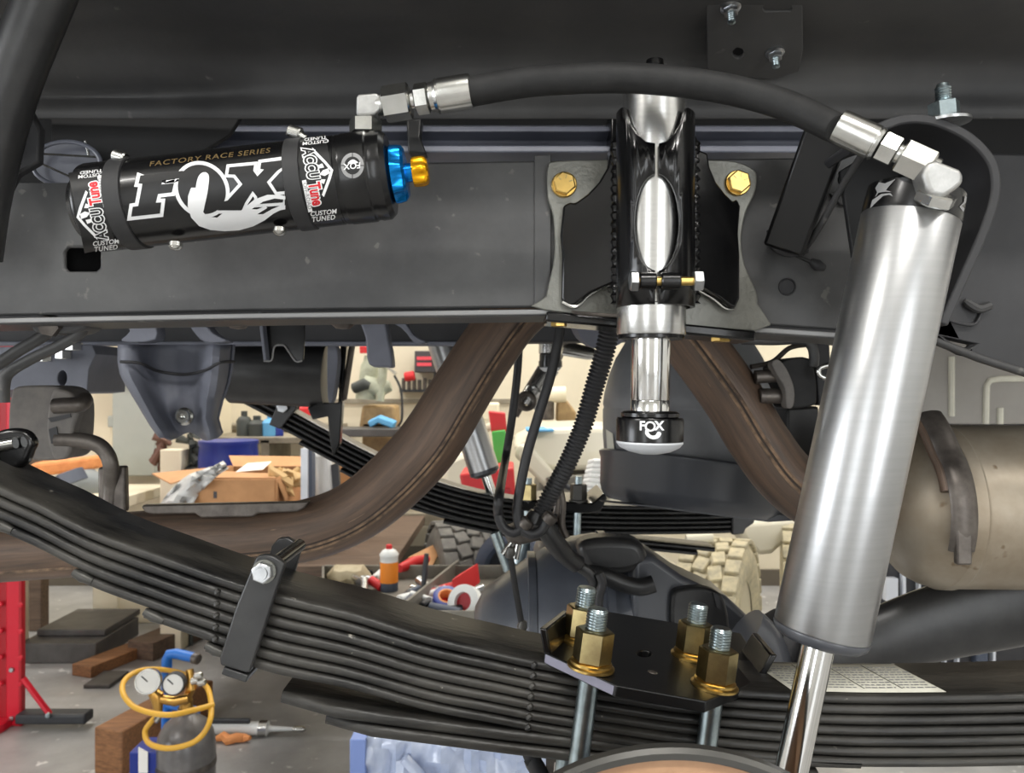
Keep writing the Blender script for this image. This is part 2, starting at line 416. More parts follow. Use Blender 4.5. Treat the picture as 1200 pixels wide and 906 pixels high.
def crossmember():
    t = T('bed_crossmember', 'blue black pressed crossmember with long ribs behind the mounting bracket', 'crossmember', P(480, 185, .86))
    # ribbed profile swept along x
    pr = []
    for y, d in ((128, .93), (134, .90), (146, .90), (148, .865), (156, .860), (158, .885), (170, .885), (172, .860), (181, .857), (183, .90), (186, .93)):
        pr.append((d, P(0, y, .865).z))
    x0, x1 = P(238, 0, .865).x, P(722, 0, .865).x
    m = MB(); m.plate([Vector((x0, d, z)) for d, z in pr], (x1-x0, 0, 0)); m.build('ribbed_beam', M['cross'], t, bev=.002)
    m = MB(); m.pplate([(716, 126), (734, 126), (734, 188), (722, 188), (716, 176)], .845, .05); m.build('end_plate', M['gloss'], t, bev=.002)
    m = MB(); m.pplate([(476, 140), (494, 138), (492, 160), (500, 180), (478, 178)], .845, .02); m.build('cable_clip', M['satin'], t, bev=.002)
    x0, x1 = P(808, 0, .865).x, P(990, 0, .865).x
    m = MB(); m.plate([Vector((x0, d, z)) for d, z in pr], (x1-x0, 0, 0)); m.build('ribbed_beam', M['cross'], t, bev=.002)
    # big dark gusset sheet that hides the beam at the left
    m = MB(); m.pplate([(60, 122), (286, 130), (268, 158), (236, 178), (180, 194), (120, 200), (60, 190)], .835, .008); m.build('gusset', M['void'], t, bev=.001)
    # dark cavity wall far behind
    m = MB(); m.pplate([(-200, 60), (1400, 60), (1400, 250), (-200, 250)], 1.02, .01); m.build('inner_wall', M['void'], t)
crossmember()
def brace():
    t = T('diagonal_brace', 'dark diagonal tube brace at the upper left corner', 'brace', P(-10, 260, .6))
    m = MB(); m.tube(cr([P(82, -70, .60), P(52, 0, .61), P(10, 110, .63), P(-18, 220, .65), P(-30, 300, .66)], 6), [S(33, .62)]*25, 20, flat=(.8, 1)); m.build('tube', M['satin'], t)
    m = MB(); m.pplate([(0, 190), (30, 120), (46, 150), (44, 190), (18, 205), (0, 240)], .672, .01); m.build('weld_tab', M['dark'], t, bev=.002)
brace()
def wheelhouse_hole():
    t = T('spring_bucket', 'round dark opening with thin wires above the left end of the black reservoir', 'bracket', P(80, 215, .83))
    m = MB(); c = P(78, 192, .80)
    m.tube([c+Vector((S(40*math.cos(a), .8), 0, S(26*math.sin(a), .8))) for a in [2*PI*i/28 for i in range(28)]], .0022, 8, closed=True); m.build('rim', M['cross'], t)
    m = MB(); m.pplate(ell(78, 192, 39, 25, 24), .815, .004); m.build('back_plate', M['cross'], t)
    for a, b in (((42, 180), (112, 184)), ((40, 188), (84, 208)), ((100, 165), (104, 182))):
        MB().tube([P(*a, .80), P(*b, .80)], .0012, 6).build('wire', M['fit'], t)
wheelhouse_hole()

rail = T('frame_rail', 'dark grey near frame rail running across the whole picture behind the reservoir', 'frame rail', P(500, 372, .72))
def frame_build():
    D = .70
    slot = [(78, 290), (112, 290), (117, 294), (117, 314), (112, 318), (80, 318), (75, 314), (75, 294)]
    out = [(-900, 214), (112, 214), (136, 195), (640, 188), (812, 186), (990, 184), (1010, 176), (1080, 160), (1080, 402), (1000, 388), (880, 380), (640, 360), (300, 364), (0, 370), (-200, 374), (-900, 376)]
    m = MB(); m.pplate(out, D, .006, [slot]); m.build('web', M['frame'], rail, bev=.002)
    m = MB(); m.pplate([(626, 182), (646, 181), (646, 359), (626, 359)], D-.0025, .004); m.build('overlap_plate', M['frame'], rail, bev=.001)
    # lower and upper flange
    lo = [P(x, y, D) for x, y in ((-900, 379), (-200, 377), (0, 372), (300, 366), (640, 361.5), (880, 382), (1000, 390), (1080, 404))]
    m = MB(); m.sweep(lo, [(-.006, -.001), (.064, -.001), (.064, -.007), (-.006, -.007)]); m.build('lower_flange', M['frame'], rail, bev=.0015)
    m = MB(); m.sweep(lo, [(-.0078, -.0015), (-.0058, -.0015), (-.0058, -.0058), (-.0078, -.0058)]); m.build('flange_glint', M['lip'], rail, bev=.0008)  # lighter strip painting the light caught along the lower flange
    up = [P(x, y+8, D) for x, y in ((136, 195), (640, 188), (990, 184))]
    m = MB(); m.sweep(up, [(.001, .001), (.064, .001), (.064, .006), (.001, .006)]); m.build('upper_flange', M['frame'], rail, bev=.0015)
    m = MB(); m.pplate([(60, 280), (130, 280), (130, 330), (60, 330)], D+.05, .004); m.build('inner_sleeve', M['satin'], rail)
    for x, y, r in ((923, 336, 9), (993, 210, 9)):
        c = P(x, y, D-.0012); m = MB(); m.lathe([(0, S(r+1.5, D)), (.0016, S(r+1.2, D)), (.0022, S(r-.5, D)), (.0012, S(r-1, D)), (.0011, 0)], c+Vector((0, .0014, 0)), (0, -1, 0), 24); m.build('plug', M['dark'], rail)
    # pressed lip, cable clip and rub marks beside the gusset bar
    m = MB(); m.tube(cr([P(916, 292, D-.004), P(935, 300, D-.006), P(954, 309, D-.006)], 5), .0018, 8); m.build('wire', M['satin'], rail)
    m = MB(); m.tube([P(950, 306, D-.006), P(958, 311, D-.006), P(966, 314, D-.005)], [.003, .005, .003], 10); m.build('wire_clip', M['dark'], rail)
    m = MB(); m.pplate([(972, 226), (996, 220), (1012, 228), (1000, 238), (985, 240)], D-.003, .005); m.build('dent_tab', M['frame'], rail, bev=.001)
    # welded bar gusset
    a, b = P(972, 150, .635), P(920, 290, .682)
    m = MB(); ax = (b-a).normalized(); m.lathe([(0, S(34, .66)), ((b-a).length, S(34, .66))], a, ax, 4, PI/4+.35); g = m.build('gusset_bar', M['platem'], rail, bev=.003)
    m = MB(); m.tube(cr([P(903, 270, .68), P(906, 288, .68), P(925, 297, .685), P(946, 292, .685)], 5), .0035, 8); m.build('weld_bead', M['dark'], rail)
    # heads of small bolts under the rail
    for x in (279, 402): MB().lathe([(0, .012), (.004, .012), (.009, .007), (.010, 0)], P(x, 374, .76), (0, 0, -1), 18).build('bolt_head', M['rod'], rail)
frame_build()
def rear_sheet():
    t = T('bed_corner_sheet', 'grey pressed sheet corner hanging right of the big silver shock absorber', 'sheet metal', P(1150, 440, .74))
    m = MB(); m.pplate([(1130, 178), (1330, 182), (1330, 480), (1200, 440), (1150, 424), (1095, 402), (1098, 385), (1118, 345), (1140, 300), (1152, 260)], .74, .01, [[(1112, 398), (1140, 404), (1128, 411)]]); m.build('sheet', M['dark'], t, bev=.003)
    m = MB(); m.tube(cr([P(1093, 398, .737), P(1150, 420, .737), P(1200, 436, .737), P(1300, 470, .737)], 4), .0035, 10); m.build('lower_bead', M['body'], t)
    m = MB(); m.tube(cr([P(1103, 370, .738), P(1120, 378, .736), P(1142, 380, .737), P(1150, 366, .738)], 5), .0015, 8); m.build('pressed_edge', M['dark'], t)
    m = MB(); m.tube(cr([P(1130, 352, .736), P(1146, 362, .735), P(1160, 358, .736)], 5), [.002, .003, .004]+[.004]*8, 8); m.build('pressed_rib', M['body'], t)
rear_sheet()

# ================================================================= bump stop bracket
def bracket():
    t = T('bump_stop_bracket', 'black welded bracket with grey bolt flange holding the silver bump stop', 'bracket', P(768, 372, .67))
    D = .690
    out = cr([(649, 189), (700, 187), (768, 187), (826, 187), (862, 189), (884, 199), (887, 212), (884, 228), (874, 250), (869, 280), (873, 310), (886, 340), (888, 356), (885, 388), (640, 364), (640, 347), (648, 310), (650, 285), (648, 252), (642, 232), (641, 205), (643, 194)], 3, True)
    m = MB(); m.pplate(out, D, .008); m.build('flange_plate', M['flange'], t, bev=.0015, seg=3)
    # two boxed wings: black sheet welded between flange and sleeve
    lw = [(728, 184), (712, 187), (709, 203), (700, 218), (688, 230), (674, 239), (668, 237), (660, 241), (657, 275), (659, 300), (658, 350), (663, 358), (671, 359), (690, 345), (722, 332), (732, 330)]
    rw = [(808, 184), (823, 187), (826, 203), (834, 218), (846, 230), (857, 238), (862, 234), (867, 242), (864, 275), (866, 300), (866, 350), (860, 362), (853, 360), (838, 350), (816, 338), (805, 332)]
    for w in (lw, rw):
        # each wing leans forward towards the sleeve
        pts = [P(x, y, D-.0075) for x, y in w]; pts = [Vector((p.x, p.y-max(0, .5-abs(abs(x-768)-40)/130)*.05, p.z)) for p, (x, y) in zip(pts, w)]
        n_ = len(w); m = MB(); m.raw(pts+[p+Vector((0, .012, 0)) for p in pts], [list(range(n_)), list(range(2*n_-1, n_-1, -1))]+[(i, (i+1) % n_, n_+(i+1) % n_, n_+i) for i in range(n_)]); m.build('wing', M['gloss'], t, bev=.002, seg=3)
    for pts in ([(659, 354), (675, 360), (690, 346), (708, 336), (722, 331)], [(817, 339), (836, 350), (850, 361), (860, 362)]):
        m = MB(); m.tube(cr([P(x, y, D-.0085) for x, y in pts], 4), .0016, 8); m.build('weld_edge', M['fit'], t)
    for x in (722.5, 813.5):
        m = MB(); pts = []; rs = []
        for i in range(61):
            y = 166+i*190/60; pts.append(P(x, y, .662)); rs.append(.0042+.0011*math.sin(i*1.9)+.0005*random.random())
        m.tube(pts, rs, 10); m.build('weld_bead', M['gloss'], t)
    m = MB(); m.pplate([(716, 170), (738, 120), (800, 120), (822, 170), (822, 340), (716, 340)], .662, .03); m.build('back_web', M['gloss'], t, bev=.004)
    # foot flange under the rail
    m = MB(); lo = [P(x, y, D) for x, y in ((640, 365), (700, 370), (768, 376.5), (885, 388))]
    m.sweep(lo, [(-.004, 0), (.05, 0), (.05, -.009), (-.004, -.009)]); m.build('foot_flange', M['gloss'], t, bev=.002)
    m = MB(); m.tube(cr([P(672, 366, .68), P(690, 368, .67), P(715, 369.5, .665), P(735, 370, .66)], 4), .0028, 10, flat=(1, .6)); m.build('lower_brace', M['rod'], t)
    # sleeve
    c = Cyl(P(768, 250, .645), (0, 0, 1), S(45.5, .645)); R = c.R
    zt, zb = P(0, 128, .645-R).z, P(0, 356, .645-R).z
    def uv(px, py):
        p = c.hit(px, py) if abs(px-768) < 47 else None
        q = p-c.O; return (math.atan2(q.dot(c.u), q.dot(c.f))*R, p.z-c.O.z)
    el = [(770+29*math.cos(a), 260+57*math.sin(a)) for a in [PI/2+PI*i/16 for i in range(17)]]      # left half, bottom to top (image y down)
    er = [(770+29*math.cos(a), 260+57*math.sin(a)) for a in [PI/2-PI*i/16 for i in range(17)]]
    def clampx(l, s): return [(min(x, 770-2.4) if s < 0 else max(x, 770+2.4), y) for x, y in l]
    el, er = clampx(el, -1), clampx(er, 1)
    nl = [(767.6, 168), (757, 166), (744, 156), (735, 143), (729, 126)]; nr = [(772.4, 168), (781, 166), (792, 156), (800, 143), (806, 126)]
    for s, E, Nn in ((-1, el, nl), (1, er, nr)):
        pts = [uv(770+2.4*s, 356)]+[uv(*p) for p in E]+[uv(*p) for p in Nn]
        sg = -1 if pts[5][0] < 0 else 1
        zt2 = pts[-1][1]; poly = pts+[(sg*PI*R, zt2), (sg*PI*R, pts[0][1])]
        bm = poly2bm([poly]); k = -PI*R
        while k < PI*R:
            bmesh.ops.bisect_plane(bm, geom=bm.verts[:]+bm.edges[:]+bm.faces[:], plane_co=(k, 0, 0), plane_no=(1, 0, 0)); k += R*.1
        for v in bm.verts:
            th = v.co.x/R; v.co = c.O+c.A*v.co.y+(c.f*math.cos(th)+c.u*math.sin(th))*R
        for f in bm.faces:
            f.normal_update(); cc = f.calc_center_median()-c.O; cc.z = 0
            if f.normal.dot(cc) < 0: f.normal_flip()
        mb = MB(); mb.bm.free(); mb.bm = bm; o = mb.build('sleeve', M['gloss'], t, thick=.0036, fixn=False)
    # clamp ears, cross bolt
    for x0, x1 in ((749, 768.5), (774, 797)):
        m = MB(); m.bcyl(P(x0, 329.5, .604), P(x1, 329.5, .604), S(10.5, .604), .001); m.build('clamp_ear', M['gloss'], t)
    b = MB().hexa(P(738, 329.5, .604), P(748, 329.5, .604), S(12.5, .604), .25).build('clamp_bolt', M['bolt'], t)
    MB().cyl(P(747, 329.5, .604), P(815, 329.5, .604), S(5.4, .604), 16).build('shank', M['gold'], b)
    MB().hexa(P(812, 329.5, .604), P(823.5, 329.5, .604), S(12.5, .604), .1).build('nut', M['bolt'], b)
    for x, y in ((661, 217), (864, 215)):
        c0 = P(x, y, D); b = MB().lathe([(0, S(15, D)), (.0022, S(15, D)), (.003, S(14, D))], c0, (0, -1, 0), 26).build('flange_bolt', M['gold'], t)
        MB().hexa(c0, c0+Vector((0, -.0085, 0)), S(13.6, D), .2).build('hex_head', M['gold'], b)
        for k in range(3):
            a = k*PI/3+.3; q = c0+Vector((0, -.0087, 0)); e = Vector((math.cos(a), 0, math.sin(a)))
            MB().box(q+e*.0055, (.0034, .0006, .0008), Matrix.Rotation(-a, 3, 'Y')).build('grade_mark', M['brassnut'], b)
    for x, y, w in ((655, 371, 9.5), (845, 389, 12)):
        c0 = P(x, y, .70); b = MB().hexa(c0, c0+Vector((0, 0, -.009)), S(w, .70), .4).build('foot_bolt', M['gold'], t)
        MB().lathe([(0, S(w*1.15, .7)), (-.0015, S(w*1.15, .7))], c0, (0, 0, 1), 24).build('washer', M['gold'], b)
bracket()

def bump_stop():
    t = T('bump_stop', 'silver bump stop cylinder with polished shaft and white tipped black foot', 'bump stop', P(762, 532, .645))
    D = .645
    def ax(y): return P(767-(y-100)*6/430, y, D)
    A = (ax(540)-ax(100)).normalized()
    def L(y): return (ax(y)-ax(100)).length*(1 if y > 100 else -1)
    def lathe(pr, name, mt, par=t, n=56): return MB().lathe([(L(y), S(r, D)) for y, r in pr], ax(100), A, n).build(name, mt, par)
    lathe([(108, 30), (108, 35), (110, 37), (352, 37)], 'can', M['alu'])
    lathe([(70, 6), (71, 10), (80, 11), (86, 11), (88, 18), (110, 18)], 'top_cap', M['gloss'])
    lathe([(352, 38), (357, 38.5), (358.5, 40), (391, 40), (393, 39)], 'collar', M['alu'])
    lathe([(393, 37.5), (393.5, 38.2), (397, 38.2), (398, 36), (398, 20)], 'wiper_ring', M['gloss'])
    lathe([(396, 22.6), (468, 22.6), (469, 22.0), (470, 22.6), (486, 22.6)], 'shaft', M['chrome'])
    lathe([(481, 20), (482, 31), (484, 34), (488, 34), (490, 30)], 'seat_ring', M['gloss'])
    f = lathe([(489, 30), (489.5, 38), (492, 39.2), (516, 39.2), (517.5, 38)], 'foot', M['res'])
    lathe([(517, 38.5), (519, 39), (524, 35), (529, 25), (532, 12), (533, 0)], 'pad', M['pad'])
    c = Cyl(ax(500), A, S(39.2, D))
    decal('lettering', text2bm('F', (752.5, 499.5), (1, 0), (0, -1), 15, off=.03), c, .0002, M['silver'], f, 3)
    decal('lettering', text2bm('O', (762, 500.5), (1, 0), (0, -1), 17, off=.02), c, .0002, M['silver'], f, 3)
    decal('lettering', text2bm('X', (772.5, 499.5), (1, 0), (0, -1), 15, off=.03), c, .0002, M['silver'], f, 3)
    # the small curled tail of the emblem below the letters
    o = cr([(757, 503), (756, 508), (760, 513), (766, 515), (772, 513), (775, 508), (771, 506), (768, 510), (763, 510), (760, 506), (761, 503)], 3, True)
    decal('emblem', poly2bm([o]), c, .0003, M['silver'], f, 3)
bump_stop()

# ================================================================= reservoir
def reservoir():
    D = .60; c0, c1 = P(93, 246, D), P(466, 204, D)
    t = T('shock_reservoir', 'black cylindrical shock reservoir with large silver and black lettering strapped to the frame', 'reservoir', P(275, 285, .6))
    A = (c1-c0).normalized(); R = S(51, D); cyl = Cyl(c0, A, R); Lp = (c1-c0).length/ (466-93)
    def L(px): return (cyl.hit(px, 246-(px-93)*.1126)-c0).dot(A)
    def lathe(pr, name, mt, par=t, n=64): return MB().lathe([(L(x), S(r, D)) for x, r in pr], c0, A, n).build(name, mt, par)
    body = lathe([(80, 42), (81, 47), (84, 50), (88, 51), (388, 51), (389, 50.2), (391, 50.2), (392, 51), (398, 51)], 'body', M['res'])
    lathe([(70, 18), (71, 36), (80, 42)], 'end_plug', M['res'])
    cap = lathe([(397, 51.3), (399, 52), (428, 52), (430, 50.5), (434, 50.5), (436, 51.5), (446, 51), (452, 46), (453, 20)], 'end_cap', M['res'])
    # adjuster knobs
    kn = MB(); n = 72; pr = [(0, 30), (3, 34), (8, 34.5), (15, 33), (18, 29), (19, 12)]
    rings = []; a0 = c0+A*L(452); _, f, u = frame(A)
    for tt, r in pr:
        rg = []
        for k in range(n):
            th = 2*PI*k/n; w = max(0, math.cos(th*8))**.5 if math.cos(th*8) > 0 else 0
            rr = r-(4.5*(1-w) if tt > 5 and r > 14 else 0)
            rg.append(kn.bm.verts.new(a0+A*S(tt, D)+(f*math.cos(th)+u*math.sin(th))*S(rr, D)))
        rings.append(rg)
    for a, b in zip(rings, rings[1:]):
        for k in range(n): kn.bm.faces.new((a[k], a[(k+1) % n], b[(k+1) % n], b[k]))
    kn.bm.faces.new(rings[0]); kn.bm.faces.new(rings[-1])
    k1 = kn.build('adjuster_knob', M['blue'], t, ang=30); k1['label'] = 'blue outer knob'
    MB().lathe([(0, S(11, D)), (S(14, D), S(11, D))], c0+A*L(470), A, 28).build('hub', M['blue'], k1)
    kn = MB(); n = 48; rings = []; a0 = c0+A*L(478)
    for tt, r in [(0, 12), (1, 16.5), (4, 18), (13, 18), (17, 16.5), (19, 13), (19.5, 0.1)]:
        rg = []
        for k in range(n):
            th = 2*PI*k/n+.4; w = .5+.5*math.cos(th*6)
            rr = r-(3.2*(1-w) if 2 < tt < 18 else 0)
            rg.append(kn.bm.verts.new(a0+A*S(tt, D)+(f*math.cos(th)+u*math.sin(th))*S(rr, D)))
        rings.append(rg)
    for a, b in zip(rings, rings[1:]):
        for k in range(n): kn.bm.faces.new((a[k], a[(k+1) % n], b[(k+1) % n], b[k]))
    kn.bm.faces.new(rings[0]); kn.bm.faces.new(rings[-1])
    k2 = kn.build('rebound_knob', M['gknob'], t, ang=50); k2['label'] = 'gold inner knob'
    # strap clamps
    for x0, x1, sx, sy in ((121.5, 143, 141, 184), (333, 353, 346, 155)):
        b = MB().lathe([(L(x0), S(51, D)), (L(x0)+.0006, S(53, D)), (L(x1)-.0006, S(53, D)), (L(x1), S(51, D))], c0, A, 64).build('clamp_band', M['band'], t)
        q = P(sx, sy, D-.012); d = Vector((.92, -.2, -.35)).normalized()
        s = MB().bcyl(q-d*.0052, q+d*.0052, .0046, .0009, 20).build('clamp_screw', M['fit'], b)
        MB().box(q-d*.0054, (.0014, .0014, .0078), Matrix.Rotation(.5, 3, 'Y')).build('slot', M['drumrim'], s)
        q2 = q+Vector((.0085, -.001, -.005)); MB().bcyl(q, q2, .0026, .0006, 14).build('trunnion', M['fit'], s)
    # two small bolts underneath
    for x, y in ((206, 287), (328, 270)):
        MB().lathe([(0, .005), (.003, .005), (.005, .003), (.0055, 0)], P(x, y-2, D-.012), (0, -.2, -1), 16).build('lower_bolt', M['fit'], t)
    # ---- big lettering, traced on the cylinder (crop coordinates / 3)
    z = lambda l, k=3.0, ox=0, oy=0: [(ox+x/k, oy+y/k) for x, y in l]
    Fb = z([(503, 350), (772, 320), (760, 366), (642, 380), (634, 406), (714, 397), (700, 456), (614, 466), (600, 520), (634, 518), (626, 588), (446, 608), (456, 546), (490, 541), (516, 402), (492, 400)], 5.33, 70, 140)
    Ob = ell(236.5, 222, 28, 29, 40, -.12)
    Xb = z([(806, 588), (893, 580), (890, 600), (905, 620), (928, 596), (915, 594), (918, 572), (1000, 562), (997, 585), (975, 600), (938, 640), (968, 686), (1000, 684), (994, 712), (905, 718), (904, 692), (888, 672), (862, 712), (850, 740), (765, 740), (774, 712), (800, 705), (852, 648), (826, 614), (802, 613)])
    sv = [offset_poly(Fb, 4.2), offset_poly(Ob, 4.4), offset_poly(Xb, 3.6)]
    bnd = lambda p: [(min(x, 333.5), y) for x, y in p]
    for p in sv: decal('lettering', poly2bm([bnd(p)]), cyl, .00020, M['silver'], body)
    for p in (Fb, Ob, Xb): decal('lettering', poly2bm([bnd(p)]), cyl, .00034, M['blackp'], body)
    cnt = [(229, 250), (228, 236), (230, 216), (233, 206), (238, 202), (243, 203), (245, 209), (243, 226), (240, 240), (237, 250)]
    decal('lettering', poly2bm([cr(cnt, 3, True)]), cyl, .00048, M['silver'], body)
    tail = z([(672, 660), (661, 690), (660, 725), (672, 765), (700, 795), (740, 809), (790, 813), (840, 810), (890, 796), (930, 775), (960, 752), (985, 739), (1003, 736), (1003, 722), (985, 723), (955, 736), (925, 753), (903, 754), (940, 731), (932, 724), (905, 736), (884, 736), (925, 709), (965, 698), (1003, 702), (1003, 690), (985, 685), (940, 685), (895, 701), (870, 722), (845, 742), (790, 744), (764, 765), (728, 762), (706, 735), (694, 700), (688, 660)])
    decal('emblem', poly2bm([tail]), cyl, .00060, M['silver'], body)
    sl = (1, -.113)
    def txt(s, x, y, xd, yd, size, mt, par, sh=0, off=0, dr=.0003, sp=1, nm='lettering'):
        return decal(nm, text2bm(s, (x, y), xd, yd, size, sh, off, 0, 'CENTER', sp), cyl, dr, mt, par)
    txt('FACTORY RACE SERIES', 245, 184.5, (1.0, -.115), (-.10, -.62), 12.5, M['goldp'], body, .25, .01, sp=1.12)
    # ---- tuner stickers
    def sticker(cx, cy, up):
        s = 1 if up else -1                     # up: reads bottom to top
        xd = (-.20*1 if False else s*.17, -s*1.0) ; xd = (s*-.20, -s*.98)
        if not up: xd = (.20, .98)
        yd = (-s*.98*-1 if False else (-.98 if up else .98), 0.17*(1 if up else -1))
        yd = ((-.98, .20) if up else (.98, -.20))
        xd2 = (xd[0]*.72, xd[1]*.72)
        base = [(-43, -16), (43, -16), (43, 26), (-43, 26)]
        def q(u, v): return (cx+xd[0]*u+yd[0]*v, cy+xd[1]*u+yd[1]*v)
        st = decal('sticker', poly2bm([[q(*p) for p in ((-48, -13), (48, -13), (48, 24), (-48, 24))]]), cyl, .00015, M['blackp'], body)
        # mountain outline
        mt = offset_poly([q(*p) for p in ((-34, 7), (-14, 20), (-6, 24), (4, 19), (22, 7))], 0)
        line = [(-36, 6), (-16, 19), (-5, 25), (5, 20), (24, 8), (21, 6), (4, 16.5), (-5, 21.5), (-15, 16), (-30, 6)]
        decal('emblem', poly2bm([[q(*p) for p in line]]), cyl, .00025, M['white'], st)
        for a in ([(-8, 20), (-2, 20), (0, 14), (-3, 8), (-7, 13)], [(-15, 14), (-10, 15), (-10, 8), (-14, 9)], [(4, 14), (9, 11), (6, 7), (3, 9)]):
            decal('emblem', poly2bm([[q(*p) for p in a]]), cyl, .00025, M['white'], st)
        for off, mA, mB, dr in ((.10, M['white'], M['white'], .0003), (.022, M['blackp'], M['red'], .00045)):
            decal('lettering', text2bm('ACCU', q(-18, 0), xd2, yd, 19, .1, off, 0, 'CENTER', .95), cyl, dr, mA, st)
            decal('lettering', text2bm('Tune', q(18, -1), xd2, yd, 19, .1, off+.012, 0, 'CENTER', .95), cyl, dr+.0001, mB, st)
        decal('lettering', poly2bm([[q(*p) for p in ((0, -8.5), (38, -8.5), (38, -13.5), (0, -13.5))]]), cyl, .0005, M['white'], st)
        decal('lettering', text2bm('OFF-ROAD', q(19, -11), xd, yd, 6.5, 0, .01), cyl, .0006, M['greyp'], st)
        return st
    a = sticker(113, 245, True); b = sticker(367, 209, False)
    for s, x, y, x2, y2 in ((a, 124, 288, 107, 203), (b, 379, 253, 370, 164)):
        xd, yd = (1, -.113), (-.05, -1)
        txt('CUSTOM', x, y-3.5, xd, yd, 7.6, M['white'], s, .1, .02)
        txt('TUNED', x, y+3.2, xd, yd, 7.8, M['white'], s, .1, .02, sp=1.1)
        txt('CUSTOM', x2, y2+2.5, (-1, .113), (.05, .7), 7.6, M['white'], s, .1, .015)
        txt('TUNED', x2, y2-2, (-1, .113), (.05, .6), 8.0, M['white'], s, .1, .015)
    # round valve cap emblem
    cap_c = Cyl(c0, A, S(52, D))
    d1 = decal('round_emblem', poly2bm([ell(413, 194, 13.5, 15, 30)]), cap_c, .0002, M['greyp'], cap)
    decal('disc', poly2bm([ell(413, 194, 9.5, 10.5, 28)]), cap_c, .0003, M['blackp'], d1)
    decal('lettering', text2bm('FOX', (413, 194), (-1, .1), (.1, 1), 10, .1, .02), cap_c, .0004, M['white'], d1)
    decal('emblem', poly2bm([cr([(408, 192), (410, 188.5), (414, 187), (418, 189), (419, 191)], 3, True)]), cap_c, .00045, M['white'], d1)
    for k in range(4):
        an = k*PI/2; decal('tick', poly2bm([[(413+math.cos(an)*9.5-math.sin(an)*.5, 194+math.sin(an)*10.5+math.cos(an)*.5), (413+math.cos(an)*13.5-math.sin(an)*.5, 194+math.sin(an)*15+math.cos(an)*.5), (413+math.cos(an)*13.5+math.sin(an)*.5, 194+math.sin(an)*15-math.cos(an)*.5), (413+math.cos(an)*9.5+math.sin(an)*.5, 194+math.sin(an)*10.5-math.cos(an)*.5)]]), cap_c, .0003, M['blackp'], d1)
reservoir()

def hose():
    t = T('hydraulic_hose', 'thick black rubber hose with silver crimped fittings joining reservoir and shock absorber', 'hose', P(760, 110, .58))
    def at(l): return [P(x, y, d) for x, y, d in l]
    path = cr(at([(545, 107.5, .592), (552, 107, .592), (620, 96, .588), (700, 91.5, .58), (770, 93.5, .575), (850, 104, .565), (920, 123, .55), (975, 148, .53), (984, 152, .525)]), 8)
    m = MB(); m.tube(path, [S(17.2, p[1]) for p in path], 24); m.build('rubber_tube', M['hose'], t)
    def run(a, b, specs, nm):
        """a chain of turned and hexagonal pieces from a to b"""
        a, b = Vector(a), Vector(b); A = (b-a).normalized(); s = S(1, (a.y+b.y)/2); o = a
        for kind, l0, l1, r in specs:
            p, q = o+A*l0*s, o+A*l1*s
            if kind == 'c': MB().bcyl(p, q, r*s, 1.2*s, 32).build(nm[0], M['fit'], t)
            elif kind == 'f':
                pr = [(l0, r-2), (l0+1, r), (l0+(l1-l0)*.15, r+.4)]+[(l1-6, r+.4), (l1-5.5, r-1.5), (l1-4, r-1.5), (l1-3.5, r+1), (l1, r-1)]
                MB().lathe([(x*s, y*s) for x, y in pr], o, A, 32).build('crimp_ferrule', M['fit'], t)
            else: MB().hexa(p, q, r*s, kind[1] if isinstance(kind, tuple) else .2, .14).build('hex_nut', M['fit'], t)
    a, b = P(553, 106.5, .592), P(440, 124.5, .60)
    run(a, b, [('f', 0, 44, 19.6), ('c', 43, 50, 17), (('h', .3), 51, 68, 17.8), ('c', 67, 73, 11), (('h', .1), 73, 106, 21), ('c', 105, 114, 13)], ['coupling'])
    # left elbow: forged block body
    e = P(429, 126, .60)
    bx = [(417, 113), (420, 110), (441, 108), (446, 112), (446, 128), (441, 132), (439, 134), (419, 136), (417, 132)]
    el = MB().pplate(bx, .60-S(13, .6), S(26, .6)).build('elbow', M['elbow'], t, bev=.0026, seg=4)
    MB().bcyl(P(428.5, 134, .6), P(428.5, 142, .6), S(10, .6), .0006).build('neck', M['fit'], el)
    MB().hexa(P(428.5, 140, .6), P(428.5, 158, .6), S(19, .6), .5).build('hex_base', M['fit'], el)
    # right end
    a, b = P(981, 147.5, .527), P(1112, 207, .505)
    run(a, b, [('f', 0, 53, 20), (('h', .35), 54, 76, 18.5), ('c', 75, 81, 12), (('h', .45), 80, 117, 21.5), ('c', 116, 124, 14)], ['coupling'])
    A = (b-a).normalized(); s = S(1, .51)
    el = MB(); c = a+A*138*s
    pts = [(1087, 190), (1098, 187), (1126, 198), (1131, 205), (1129, 216), (1118, 224), (1106, 232), (1092, 228), (1087, 221), (1082, 204)]
    el = MB().pplate(pts, c.y-S(15, .51), S(30, .51)).build('elbow', M['elbow'], t, bev=.004, seg=4)
    q0, q1 = P(1104, 222, c.y), P(1094, 240, c.y+.006)
    MB().hexa(P(1099, 226, c.y), P(1093, 240, c.y+.004), S(23, .51), .6).build('hex_base', M['fit'], el)
hose()

